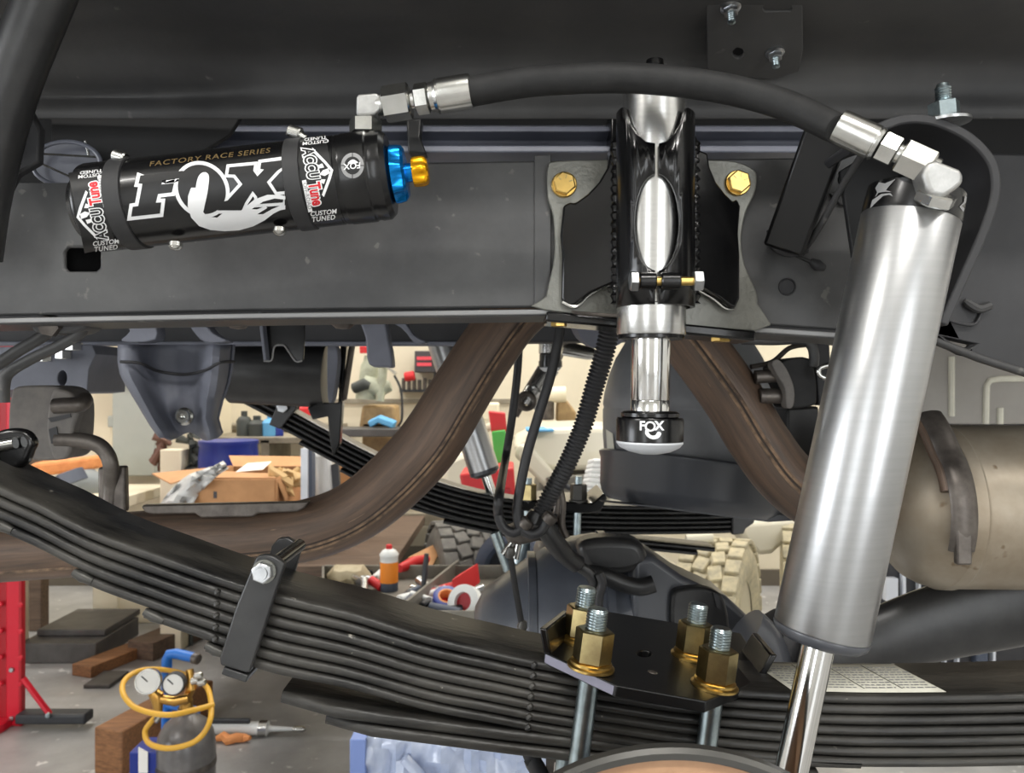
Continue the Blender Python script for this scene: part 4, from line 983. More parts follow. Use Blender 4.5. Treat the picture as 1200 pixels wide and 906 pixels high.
def axle():
    t = T('rear_axle', 'dark grey rear axle housing with round differential between the two leaf springs', 'axle', P(695, 880, 1.15))
    c = P(695, 748, 1.13)
    MB().lathe([(-.17, 0), (-.168, .045), (-.155, .07), (-.12, .095), (-.08, .122), (-.04, .142), (0, .148), (.035, .146), (.075, .132), (.105, .108), (.12, .07), (.123, 0)], c, (1, 0, 0), 48).build('differential', M['diff'], t, ang=60)
    for dx, r in ((-.088, .122), (.012, .151)):
        MB().lathe([(-.006, r-.01), (-.005, r), (.005, r), (.006, r-.01)], c+Vector((dx, 0, 0)), (1, 0, 0), 48).build('rib', M['diff'], t)
    MB().lathe([(0, .05), (.62, .05), (.66, .06)], c+Vector((.0, -.02, -.01)), (.03, -1, 0), 36).build('axle_tube', M['diff'], t)
    MB().lathe([(0, .05), (.62, .05)], c+Vector((0, .02, -.01)), (-.03, 1, 0), 36).build('axle_tube', M['diff'], t)
    # cover shield sloping down to the right, dark
    MB().pplate([(742, 655), (766, 652), (800, 676), (852, 700), (876, 722), (884, 742), (880, 775), (740, 775)], 1.0, .09).build('shield', M['plgloss'], t, bev=.008, seg=3)
    m = MB().pplate(cr([(800, 690), (830, 690), (850, 705), (852, 760), (800, 762), (788, 745), (788, 700)], 3, True), .985, .02).build('shield_panel', M['satin'], t, bev=.004)
    MB().pplate([(836, 695), (842, 697), (846, 716), (840, 712)], .981, .006).build('slot', M['dark'], t)
    MB().tube(cr([P(872, 740, .9), P(885, 752, .9), P(896, 774, .9), P(900, 800, .9)], 5), [.03]*16, 18).build('boot', M['plgloss'], t)
    MB().lathe([(0, .03), (.01, .044), (.03, .046), (.05, .04), (.055, .03)], P(886, 748, .93), (.7, 0, -.4), 30).build('joint', M['dark'], t)
    # wrapped wiring and cover box on the housing
    MB().pplate(cr([(678, 640), (698, 632), (742, 633), (757, 645), (758, 664), (735, 674), (700, 674), (682, 660)], 3, True), 1.0, .05).build('harness_cover', M['satin'], t, bev=.012, seg=4)
    MB().tube(cr([P(690, 672, .985), P(705, 674, .98), (P(730, 684, .98)), P(750, 688, .98), P(766, 684, .98)], 5), .011, 12).build('tape_wrap', M['satin'], t)
    h = T('vent_hose', 'black wiring loom climbing over the axle housing from the corrugated conduit', 'hose', P(680, 760, .96))
    MB().tube(cr([P(634, 606, .93), P(645, 628, .93), P(662, 650, .94), P(680, 664, .95), P(694, 676, .95), P(697, 694, .95), P(690, 718, .95), P(690, 760, .95)], 6), [.012]*12+[.011]*6+[.007]*25, 14).build('loom', M['satin'], h)
    MB().tube(cr([P(702, 672, .94), P(706, 684, .94), P(702, 700, .94), P(700, 745, .94)], 6), .0055, 10).build('branch', M['cable'], h)
    MB().tube(cr([P(652, 602, .95), P(655, 575, .95), P(659, 590, .95), P(658, 615, .95), P(664, 630, .95)], 6), .0048, 10).build('grey_branch', M['rod'], h)
    s = T('sensor_rod', 'thin black rod with ball joint end standing beside the axle housing', 'rod', P(614, 742, .9))
    MB().tube([P(598, 650, .9), P(604, 690, .9), P(612, 735, .9)], .0036, 10).build('rod', M['void'], s)
    for x, y in ((598, 648), (612, 734)): MB().lathe([(-.008, 0), (-.006, .0045), (0, .006), (.006, .0045), (.008, 0)], P(x, y, .9), (.2, 0, 1), 16).build('ball_joint', M['drumrim'], s)
axle()
def canister():
    t = T('plastic_canister', 'dark grey plastic canister with flared tray behind the silver bump stop', 'canister', P(800, 600, 1.3))
    D = 1.3; k = S(1, D); c = P(806, 400, D)
    pr = [(-20, 40), (-18, 62), (0, 72), (20, 84), (40, 92), (60, 97), (74, 99), (76, 98), (78, 98), (80, 99), (110, 99), (150, 96), (176, 92), (184, 84)]
    MB().lathe([(a*k, r*k) for a, r in pr], c, (0, 0, -1), 64).build('drum', M['plastic'], t)
    ax = Vector((-.13, -.10, -1)); q = c+Vector((0, 0, -140*k))
    pr = [(2, 100), (0, 110), (2, 112.5), (5, 112), (9, 110), (40, 107), (50, 103), (54, 98), (56, 96), (53, 92), (46, 90)]
    MB().lathe([(a*k, r*k) for a, r in pr], q+Vector((.012, 0, 0)), ax, 64).build('tray', M['plgloss'], t, ang=30)
    cy = Cyl(c, (0, 0, -1), 99.5*k)
    d = decal('sticker', poly2bm([[(710, 503), (718, 508), (721, 541), (712, 535)]]), cy, .001, M['paper'], t)
    d['label'] = 'small white sticker'
    MB().pplate([(704, 588), (930, 604), (934, 610), (900, 612), (740, 592)], 1.2, .02).build('lower_lip', M['plgloss'], t, bev=.003)
canister()
def lines():
    t = T('conduit', 'black corrugated conduit running down left of the silver bump stop', 'conduit', P(632, 608, .92))
    p = cr([P(x, y, d) for x, y, d in [(722, 360, .86), (716, 380, .87), (708, 415, .88), (697, 452, .89), (683, 500, .90), (664, 545, .91), (645, 580, .92), (631, 607, .92)]], 40)
    q = []; r = []; i0 = 0; acc = 0; last = Vector(p[0]); 
    L = [0]
    for a, b in zip(p, p[1:]): L.append(L[-1]+(Vector(b)-Vector(a)).length)
    tot = L[-1]; N_ = 232
    for i in range(N_+1):
        s = tot*i/N_; j = max(k for k in range(len(L)) if L[k] <= s+1e-9); j = min(j, len(p)-2)
        f = (s-L[j])/(L[j+1]-L[j]); q.append(Vector(p[j]).lerp(Vector(p[j+1]), f)); r.append((.0112, .0112, .0092, .0092)[i % 4]*(1.05-.1*i/N_))
    MB().tube(q, r, 16).build('corrugated_tube', M['cable'], t, ang=80)
    MB().lathe([(0, .010), (.012, .012), (.016, .009)], q[-1]-Vector((.0, 0, -.006)), (-.45, 0, -.9), 20).build('end_collar', M['satin'], t)
    for lbl, pts in (('left thin black brake hose hanging in front of the far shock', [(616, 350), (609, 400), (606, 440), (600, 490), (592, 540), (585, 580), (584, 602), (590, 618), (602, 624), (612, 618)]),
                     ('right thin black brake hose crossing in front of the far bump stop', [(664, 350), (658, 378), (652, 410), (644, 445), (630, 490), (617, 535), (609, 575), (606, 600), (610, 618), (622, 626), (634, 622), (640, 612)])):
        h = T('brake_hose', lbl, 'hose', P(pts[-1][0], 626, .93))
        MB().tube(cr([P(x, y, 1.09 if (y < 560 and pts[0][0] < 640) else .90) for x, y in pts], 8), S(5.6, .95), 14).build('hose', M['cable'], h)
        e = P(*pts[-1], .90); MB().lathe([(0, .007), (.003, .0085), (.010, .0085), (.012, .006)], e, (.6, 0, .7), 18).build('end_fitting', M['rod'], h)
    b = T('brake_junction', 'grey metal brake line junction on top of the axle housing', 'junction', P(612, 640, .95))
    MB().pplate([(590, 622), (625, 606), (646, 610), (650, 622), (640, 632), (608, 640), (594, 636)], .94, .03).build('block', M['rod'], b, bev=.004)
    for a, c in (((600, 636), (590, 650)), ((608, 638), (604, 655))): MB().tube([P(*a, .93), P(*c, .93)], .004, 10).build('pipe', M['fit'], b)
    for a, c in (((580, 624), (596, 668)), ((614, 636), (606, 660))):
        MB().tube([P(*a, 1.6), P(*c, 1.6)], S(6.5, 1.6), 14).build('lower_rod', M['stud'], b)
    for a, d in (((699, 384), 1.0),):
        c = T('rubber_plug', 'dark round rubber cushion under the frame left of the bump stop', 'cushion', P(700, 398, 1.0))
        MB().lathe([(-.02, .0), (-.02, .034), (0, .042), (.018, .036), (.024, 0)], P(706, 372, 1.0), (.1, -1, -.4), 30).build('cushion', M['bluegrey'], c)
lines()
def right_hanger():
    t = T('exhaust_hanger', 'black rubber exhaust isolator on hooked rods between rusty pipe and shock', 'exhaust hanger', P(930, 480, .98))
    D = .96
    MB().pplate(cr([(912, 428), (925, 420), (948, 420), (956, 440), (957, 470), (950, 476), (926, 478), (924, 462), (914, 440)], 3, True), D, .06).build('rubber_block', M['hose'], t, bev=.005, seg=3)
    MB().pplate(cr([(905, 426), (912, 421), (922, 432), (931, 455), (930, 476), (922, 477), (920, 455), (910, 438)], 3, True), D-.012, .02).build('rubber_face', M['rubber'], t, bev=.004, seg=3)
    MB().tube(cr([P(870, 398, D), P(905, 399, D), P(938, 398, D), P(950, 404, D), P(954, 416, D), P(953, 430, D)], 6), S(6, D), 14).build('hook_rod', M['frame'], t)
    MB().tube(cr([P(880, 430, D+.02), P(905, 424, D+.02), P(925, 408, D+.02), P(945, 404, D+.02)], 6), S(5, D), 12, flat=(1, .6)).build('flat_arm', M['rod'], t)
    MB().tube([P(885, 442, D+.01), P(912, 440, D+.01)], S(8, D), 12).build('pin', M['rod'], t)
    MB().tube([P(890, 464, D+.01), P(924, 464, D+.01)], S(9, D), 12).build('pin', M['rod'], t)
    MB().pplate([(952, 395), (972, 395), (976, 470), (960, 476)], D+.02, .02).build('bracket_leg', M['dark'], t, bev=.002)
    MB().tube(cr([P(972, 444, D-.02), P(961, 440, D-.02), P(960, 432, D-.02), P(972, 428, D-.02), P(985, 430, D-.02)], 5), .003, 10).build('clip_wire', M['fit'], t)
    b = T('black_bracket_box', 'black square bracket box below the hooked exhaust isolator', 'bracket', P(940, 545, 1.15))
    MB().pplate([(922, 478), (960, 476), (962, 560), (922, 556)], 1.12, .1).build('box', M['satin'], b, bev=.004)
right_hanger()
def muffler():
    t = T('muffler', 'tan weathered muffler drum at the right edge', 'muffler', P(1180, 690, .95))
    D = .92; k = S(1, D); c = P(1036, 592, D)
    pr = [(-2, 30), (4, 52), (14, 72), (26, 84), (40, 91), (52, 94), (54, 96), (66, 96.5), (68, 95), (70, 95), (420, 95), (430, 80)]
    MB().lathe([(a*k, r*k) for a, r in pr], c, (1, 0, -.01), 72).build('drum', M['muff'], t)
    # folded hanger strap standing on the left seam
    a = []
    for i in range(20):
        th = -.35+1.55*i/19; r = (99+max(0, th-.75)*38)*k
        a.append(c+Vector((38*k-(max(0, th-.6)*12*k), -r*math.cos(th), r*math.sin(th))))
    MB().tube(a, [.0095]*20, 12, flat=(.6, 1.5)).build('folded_strap', M['rod'], t)
    a2 = [p+Vector((-.013, .006, -.002)) for p in a[8:]]; MB().tube(a2, .006, 10).build('strap_edge', M['rust'], t)
    MB().box(c+Vector((36*k, -99*k, -22*k)), (.016, .008, .05)).build('strap_tab', M['rod'], t, bev=.002)
    MB().lathe([(0, 36*k), (-40*k, 36*k)], c, (1, 0, 0), 36).build('inlet', M['rust'], t)
muffler()
def skid():
    t = T('lower_crossbeam', 'broad black tapered beam sweeping right below the muffler', 'crossbeam', P(1080, 780, .95))
    D = .95
    ctr = [(905, 770), (950, 772), (985, 765), (1020, 754), (1060, 741), (1110, 727), (1160, 715), (1210, 704), (1300, 690)]
    r = [26, 27, 30, 36, 41, 45, 48, 50, 52]
    pts = cr([P(x, y, D) for x, y in ctr], 6); rr = [v[0] for v in cr([(a,) for a in r], 6)]
    MB().tube(pts, [S(a, D) for a in rr], 32, flat=(.55, 1)).build('beam', M['satin'], t)
    MB().lathe([(0, .02), (.004, .034), (.02, .036), (.024, .02)], P(930, 768, .9), (.9, -.2, -.3), 28).build('bushing', M['dark'], t)
skid()
def shackle():
    t = T('spring_shackle_eye', 'black shackle eye with a bright pin at the left edge above the spring', 'shackle', P(15, 545, .66))
    D = .67
    MB().pplate(cr([(-30, 520), (-5, 506), (14, 502), (30, 506), (38, 518), (34, 530), (22, 548), (-30, 560)], 3, True), D, .012).build('eye', M['gloss'], t, bev=.004, seg=3)
    MB().tube([P(-30, 528, D-.006), P(18, 519, D-.006)], .0048, 14).build('pin', M['chrome'], t)
shackle()

# ================================================================= workshop background
B = dict(
 red=mat('red_lift_paint', (206, 24, 48), .4), redd=mat('dark_red_paint', (168, 20, 34), .45), blacks=mat('black_steel', (46, 48, 52), .5),
 steel=mat('steel_plate', (92, 90, 88), .5, .3, (72, 70, 68), 8, .5), wood=mat('timber', (150, 104, 66), .65, 0, (112, 76, 48), 30, .6, .2, 60, stretch=(.3, 3, 3)),
 wood2=mat('old_timber', (112, 92, 76), .7, 0, (84, 68, 56), 20, .6, .2, 60, stretch=(.3, 3, 3)), card=mat('cardboard', (198, 148, 102), .75, 0, (184, 136, 92), 10, .5),
 cardd=mat('cardboard_inside', (168, 122, 82), .8), drum=mat('blue_drum', (22, 44, 130), .4), bub=mat('bubble_wrap', (206, 206, 204), .25, 0, bump=.8, bscale=70, spec=.8),
 cab=mat('cabinet_grey', (176, 182, 174), .5, 0, (166, 172, 166), 3, .5), cream=mat('cream_paint', (226, 216, 190), .55), creamd=mat('cream_dusty', (196, 184, 154), .6, 0, (170, 156, 126), 14, .6),
 blue=mat('blue_paint', (24, 104, 190), .4), gas=mat('gas_bottle_grey', (116, 113, 112), .3, .2, (92, 90, 90), 12, .5, .1, 80), yel=mat('yellow_hose', (214, 164, 52), .45),
 brass=mat('brass', (196, 154, 84), .3, 1), dial=mat('gauge_face', (222, 222, 218), .3), white=mat('white_plastic', (226, 228, 226), .4), tyre=mat('tyre_rubber_pale', (196, 184, 150), .75, 0, (158, 150, 128), 26, .6, .2, 80),
 tyred=mat('tyre_rubber_grey', (112, 110, 104), .75, 0, (92, 90, 86), 26, .6, .2, 80), jeep=mat('white_car_paint', (226, 220, 200), .35, coat=.3), rim=mat('rim_pale', (222, 212, 184), .4, .2),
 bwheel=mat('blue_grey_rubber', (72, 80, 96), .5), bench=mat('bench_top', (150, 142, 124), .5, 0, (120, 112, 96), 10, .5), green=mat('green_plastic', (70, 168, 70), .5), redp=mat('red_plastic', (204, 40, 44), .45),
 orange=mat('orange_can', (240, 140, 40), .4), lblue=mat('light_blue_cloth', (96, 164, 208), .6), foam=mat('orange_foam', (228, 152, 92), .7, 0, (210, 132, 76), 20, .5), tarp=mat('grey_tarp', (126, 132, 132), .6),
 screen=mat('panel_grey', (66, 62, 64), .4), rdisp=mat('red_display', (190, 60, 70), .4, emit=.6), tray=mat('tool_tray_grey', (128, 124, 114), .5, .1, (110, 106, 98), 12, .5), tan=mat('tan_cast_iron', (178, 150, 104), .55, 0, (146, 118, 80), 16, .5),
 mach=mat('machine_paint', (178, 182, 160), .5, 0, (150, 152, 132), 14, .5), slatd=mat('dark_panel', (46, 46, 50), .4), slatw=mat('white_strip', (214, 218, 226), .4), teal=mat('teal_grey', (126, 150, 144), .5),
 olive=mat('dark_clutter', (58, 62, 58), .6), plant=mat('brown_clutter', (106, 76, 64), .7), sheet=mat('plastic_sheet', (198, 208, 230), .22, 0, (170, 184, 214), 14, .6, 1.0, 26, spec=.8), bluestrip=mat('blue_edge', (126, 148, 206), .4),
 paperw=mat('paper_white', (232, 230, 224), .6), kraft=mat('kraft_paper', (206, 172, 120), .7, bump=.6, bscale=40))
def ground(px, py):
    d = CAMZ*F/(py-CY); return P(px, py, d)
def post():
    d = 3.5; t = T('lift_post', 'red two post lift column with silver bolts at the left edge', 'lift post', P(12, 852, d)*1)
    z0 = 0.0; x0, x1 = P(-30, 0, d).x, P(28, 0, d).x
    MB().box((P(15, 0, d).x, d+.02, 1.25), (S(17, d), .04, 2.5)).build('column_face', B['red'], t, bev=.006)
    MB().box((P(2, 0, d).x, d+.035, 1.25), (S(10, d), .05, 2.5)).build('side_channel', B['redd'], t, bev=.004)
    MB().box((P(-22, 0, d).x, d+.05, 1.25), (S(34, d), .12, 2.5)).build('column_back', B['red'], t, bev=.006)
    for x, ys in ((24, (709, 740, 771, 801)), (1, (708, 739, 770, 801)), (14, (785, 842))):
        for y in ys: MB().lathe([(0, S(3.2, d)), (.008, S(2.6, d)), (.010, 0)], P(x, y, d-.001), (0, -1, 0), 14).build('bolt', M['bolt'] if x == 14 else B['red'], t)
    MB().box((P(23.5, 0, d).x, d+.014, 1.25), (S(4, d), .03, 2.5)).build('edge_flange', B['redd'], t, bev=.004)
    MB().tube([P(27, 795, d-.02), P(59, 838, d-.02)], S(4.5, d), 8, flat=(1, .6)).build('brace', B['red'], t)
    MB().box((P(64, 0, d).x, d, .045), (S(82, d), .08, .045)).build('foot_bar', B['blacks'], t, bev=.01)
    MB().box((P(-14, 0, d).x, d-.04, .02), (S(56, d), .12, .04)).build('base_plate', B['red'], t, bev=.006)
    MB().lathe([(0, .012), (.01, .01), (.011, 0)], P(57, 838, d-.045), (0, -1, 0), 14).build('bolt', M['stud'], t)
post()
def floor_stuff():
    o = T('steel_plate_stack', 'dark stack of two steel plates on the floor right of the red post', 'steel plates', ground(80, 778))
    g = ground(62, 778)
    MB().box(g+Vector((.02, .25, .055)), (.42, .5, .11)).build('plate', B['steel'], o, bev=.006)
    MB().box(g+Vector((.03, .33, .13)), (.38, .42, .035)).build('plate', B['steel'], o, bev=.004)
    g = ground(130, 784); a = MB().box(g+Vector((.03, .22, .03)), (.13, .72, .06), Matrix.Rotation(-.35, 3, 'Z')).build('timber_plank', B['wood'], bev=.004); tag(a, 'brown plank with a bright cut end lying left of the darker plank', 'plank')
    g = ground(185, 765); a = MB().box(g+Vector((.03, .12, .05)), (.17, .5, .10), Matrix.Rotation(-.3, 3, 'Z')).build('timber_plank', B['wood2'], bev=.004); tag(a, 'short dark brown plank lying nearer the leaf spring end', 'plank')
    g = ground(112, 803); a = MB().box(g+Vector((.03, .05, .01)), (.13, .2, .02)).build('rubber_mat', B['steel'], bev=.003); tag(a, 'thin flat grey offcut lying alone on the concrete', 'offcut')
    g = ground(150, 903); a = MB().box(g+Vector((.02, .22, .09)), (.13, .55, .18), Matrix.Rotation(-.28, 3, 'Z')).build('timber_block', B['wood'], bev=.006); tag(a, 'thick sawn timber block beside the gas bottle', 'timber block')
    d = 4.9; p = P(45, 0, d); a = MB().box((p.x, d, .62), (.085, .085, 1.24)).build('timber_post', B['wood2'], bev=.006); tag(a, 'narrow brown bench post standing behind the red lift column', 'post')
    w = MB().sweep([Vector((-2.9, 5.55, .005)), Vector((-2.2, 5.55, .005))], [(0, 0), (.35, 0), (.38, .32), (.30, .12), (.15, .04)]).build('tarp_heap', B['creamd'], bev=.03, seg=3); tag(w, 'dusty tan sheet slumped against the back wall above the steel plates', 'sheet')
    g = ground(300, 862); c = T('grease_gun', 'white and silver grease gun lying on the floor right of the gas bottle', 'grease gun', g)
    a = g+Vector((-.20, 0, .035)); b = g+Vector((.05, .0, .03))
    MB().lathe([(0, .02), (.005, .028), (.21, .028), (.215, .032), (.25, .032), (.255, .018), (.265, .012), (.40, .006)], a, (1, 0, -.02), 26).build('barrel', B['white'], c)
    MB().lathe([(.215, .033), (.25, .033)], a, (1, 0, -.02), 26).build('collar', M['alu'], c)
    MB().lathe([(.36, .012), (.40, .013), (.415, .005)], a, (1, 0, -.02), 16).build('nozzle_tip', M['fit'], c)
    MB().box(a+Vector((.10, -.03, .04)), (.17, .02, .02)).build('lever', B['blacks'], c, bev=.004)
    r = MB().tube([g+Vector((-.15+.03*i, -.07+.012*math.sin(i*2), .015+.008*(i % 2))) for i in range(6)], [.01, .02, .022, .02, .018, .008], 9).build('shop_rag', B['foam']); tag(r, 'small crumpled tan rag under the grease gun', 'rag')
floor_stuff()
def gas():
    d = 2.75; z0 = 0; c = Vector((P(218, 0, d).x, d, 0))
    t = T('gas_bottle', 'grey nitrogen gas bottle with rounded shoulder standing at the bottom left', 'gas bottle', c)
    zt = P(0, 836, d).z; R = S(33, d)
    MB().lathe([(0, R*.9), (.02, R), (zt-R*1.15, R), (zt-R*.7, R*.93), (zt-R*.35, R*.74), (zt-R*.12, R*.45), (zt, R*.28), (zt+.02, R*.28)], c, (0, 0, 1), 48).build('cylinder', B['gas'], t)
    MB().lathe([(0, R*1.02), (.006, R*1.03), (.014, R*1.03), (.02, R*1.02)], c+Vector((0, 0, P(0, 897, d).z)), (.0, .0, 1), 48).build('band', M['rod'], t)
    MB().bcyl(c+Vector((0, 0, zt)), c+Vector((0, 0, zt+.05)), .022, .003).build('valve_body', B['brass'], t)
    MB().tube([c+Vector((.0, -.01, zt+.04)), c+Vector((.03, -.03, zt+.10)), c+Vector((.02, -.02, zt+.16))], [.014, .018, .013], 12).build('valve_stem', B['brass'], t)
    rg = T('gas_regulator', 'brass regulator with two round dial gauges on top of the gas bottle', 'regulator', P(205, 834, d-.03))
    e = d-.06
    MB().tube([P(180, 818, e), P(205, 822, e), P(222, 818, e)], [.014, .017, .015], 14).build('brass_body', B['brass'], rg)
    MB().tube([P(172, 802, e), P(184, 815, e), P(186, 838, e)], [.012, .024, .012], 14).build('bonnet', B['brass'], rg)
    for x, y, r, ax in ((173, 799, 14.5, Vector((.25, -1, .25))), (203, 802, 13, Vector((.1, -1, .15)))):
        q = P(x, y, e-.02); A = ax.normalized(); s = S(r, e)
        g = MB().lathe([(-.03, s*.7), (-.028, s), (0, s), (.004, s*.96), (.004, s*.88), (0, s*.86)], q, A, 32).build('gauge_case', M['fit'] if x < 190 else B['blacks'], rg)
        MB().lathe([(.001, 0), (.0012, s*.87)], q, A, 32).build('dial', B['dial'], g)
        MB().tube([q+A*.002, q+A*.002+Vector((-s*.5, 0, s*.45))], .002, 6).build('needle', B['blacks'], g)
    for x, y in ((228, 799), (236, 801), (232, 793)): MB().bcyl(P(x-4, y, e), P(x+5, y-2, e), .012, .003, 16).build('port', M['fit'], rg)
    h = T('gas_hose', 'yellow coiled gas hose looping around the regulator', 'hose', P(200, 878, d-.1))
    hp = [(186, 838, e), (178, 845, e-.02), (170, 858, e-.04), (176, 872, e-.08), (200, 877, e-.12), (230, 868, e-.12), (246, 845, e-.1), (246, 815, e), (236, 800, e+.10), (205, 787, e+.14), (170, 785, e+.12), (148, 795, e+.06), (144, 812, e-.02), (160, 830, e-.08), (195, 838, e-.14), (228, 832, e-.1), (250, 826, e-.05)]
    MB().tube(cr([P(*p) for p in hp], 8), S(3.1, e), 12).build('hose', B['yel'], h)
    MB().bcyl(P(186, 838, e), P(180, 846, e-.015), .014, .003, 14).build('hose_end', M['fit'], h)
    k = T('bottle_cart', 'blue steel bottle cart with a bent handle behind the gas bottle', 'cart', Vector((P(185, 0, d).x, d+.06, 0)))
    e2 = d+.11; q = P(195, 0, e2)
    MB().tube([Vector((q.x, e2, .02)), P(195.5, 772, e2), P(198, 767, e2), P(206, 766, e2), P(232, 772, e2-.03)], .018, 12).build('handle_tube', B['blue'], k)
    MB().bcyl(P(226, 771, e2-.022), P(233, 772.5, e2-.031), .0195, .004).build('grip', M['rod'], k)
    MB().tube([P(195, 826, e2), P(232, 833, e2-.08)], .014, 10).build('cross_bar', B['blue'], k)
    MB().box((P(178, 0, d).x, d+.0, .13), (.10, .12, .26)).build('tool_box', B['drum'], k, bev=.004)
    MB().pplate([(162, 876), (173, 882), (173, 906), (162, 906)], d-.068, .004).build('paper_tag', B['paperw'], k)
    MB().box((P(195, 0, d).x, d+.03, .01), (.26, .3, .02)).build('base_plate', B['blue'], k, bev=.004)
gas()
def boxes():
    tb = T('packing_table', 'plain timber table under the cardboard box and blue drum', 'table', Vector((-1.15, 3.9, 0)))
    zt = .72
    MB().box((-1.13, 4.15, zt-.03), (1.2, 1.35, .05)).build('tabletop', B['wood2'], tb, bev=.005)
    MB().box((-.84, 4.0, (zt-.055)/2), (.36, .4, zt-.055)).build('pedestal', B['creamd'], tb, bev=.005)
    d = 3.55; c = T('cardboard_box', 'open brown cardboard box with a white label beside the blue drum', 'cardboard box', Vector((-1.15, 3.8, zt)))
    f0, f1 = P(218, 0, d).x, P(322, 0, d).x; zt2 = P(0, 562, d).z; zt = zt-.005
    hh = zt2-zt
    MB().box(((f0+f1)/2, d, zt+hh/2), (f1-f0, .012, hh)).build('front_panel', B['card'], c)
    MB().box((f0, d+.3, zt+hh/2), (.012, .6, hh)).build('side_panel', B['card'], c)
    MB().box((f1+.0, d+.3, zt+hh/2), (.012, .6, hh)).build('side_panel', B['card'], c)
    MB().box(((f0+f1)/2, d+.6, zt+hh/2), (f1-f0, .012, hh)).build('back_panel', B['cardd'], c)
    MB().plate([Vector((f0, d+.6, zt2)), Vector((f1, d+.6, zt2)), P(352, 535, d+.72), P(268, 534, d+.72)], (0, .008, 0)).build('back_flap', B['card'], c)
    MB().plate([Vector((f0, d+.02, zt2)), Vector((f1, d+.02, zt2)), P(320, 556, d+.3), P(247, 553, d+.3)], (0, 0, .006)).build('front_flap', B['card'], c)
    MB().plate([Vector((f0, d+.02, zt2)), Vector((f0, d+.58, zt2)), P(178, 556, d+.5), P(200, 568, d+.1)], (0, 0, .006)).build('left_flap', B['card'], c)
    MB().plate([Vector((f1, d+.02, zt2)), Vector((f1, d+.58, zt2)), P(350, 565, d+.5), P(335, 590, d+.05)], (0, 0, .006)).build('right_flap', B['card'], c)
    lb = MB().plate([P(276, 556, d+.27)+Vector((0, 0, .01)), P(308, 553, d+.27)+Vector((0, 0, .01)), P(318, 546, d+.4)+Vector((0, 0, .02)), P(290, 548, d+.4)+Vector((0, 0, .02))], (0, 0, .002)).build('shipping_label', B['paperw'], c)
    MB().pplate([(250, 576), (254, 576), (254, 584), (250, 584)], d-.008, .003).build('printed_mark', B['screen'], c)
    pf = MB(); rnd = random.Random(4)
    for i in range(7):
        q = P(325+i*4, 560+rnd.uniform(-6, 12), d+.1+.02*i); pf.tube([q+Vector((rnd.uniform(-.04, .04), rnd.uniform(-.03, .03), rnd.uniform(-.03, .03))) for _ in range(4)], [.015, .035, .03, .012], 7)
    p = pf.build('packing_paper', B['kraft']); tag(p, 'crumpled kraft packing paper in the mouth of the cardboard box', 'packing paper', kind='stuff')
    bw = MB(); lo = cr([(188, 592), (202, 572), (222, 557), (245, 548), (262, 541)], 3); hi = cr([(226, 592), (234, 578), (246, 566), (256, 557), (268, 549)], 3); rw = []
    for (xa, ya), (xb, yb) in zip(lo, hi): rw.append([bw.bm.verts.new(P(xa+(xb-xa)*j/6, ya+(yb-ya)*j/6, d-.03+.025*math.sin(j*1.3+ya)+rnd.uniform(-.02, .02))) for j in range(7)])
    for a, b in zip(rw, rw[1:]):
        for j in range(6): bw.bm.faces.new((a[j], a[j+1], b[j+1], b[j]))
    o = bw.build('bubble_wrap', B['bub'], thick=.004); tag(o, 'crinkled clear bubble wrap draped over the left of the cardboard box', 'bubble wrap')
    e = 4.52; q = P(268, 0, e); R = S(33.5, e); zb = .716; zz = P(0, 516, e).z
    dr = T('blue_drum', 'blue plastic drum standing behind the cardboard box', 'drum', Vector((q.x, e, zb)))
    MB().lathe([(0, R*.9), (.02, R*.96), ((zz-zb)*.3, R), ((zz-zb)*.34, R*1.03), ((zz-zb)*.38, R), ((zz-zb)*.8, R), (zz-zb-.03, R*.97), (zz-zb-.02, R*1.0), (zz-zb, R), (zz-zb, R*.9), (zz-zb-.01, 0)], Vector((q.x, e, zb)), (0, 0, 1), 44).build('shell', B['drum'], dr)
boxes()
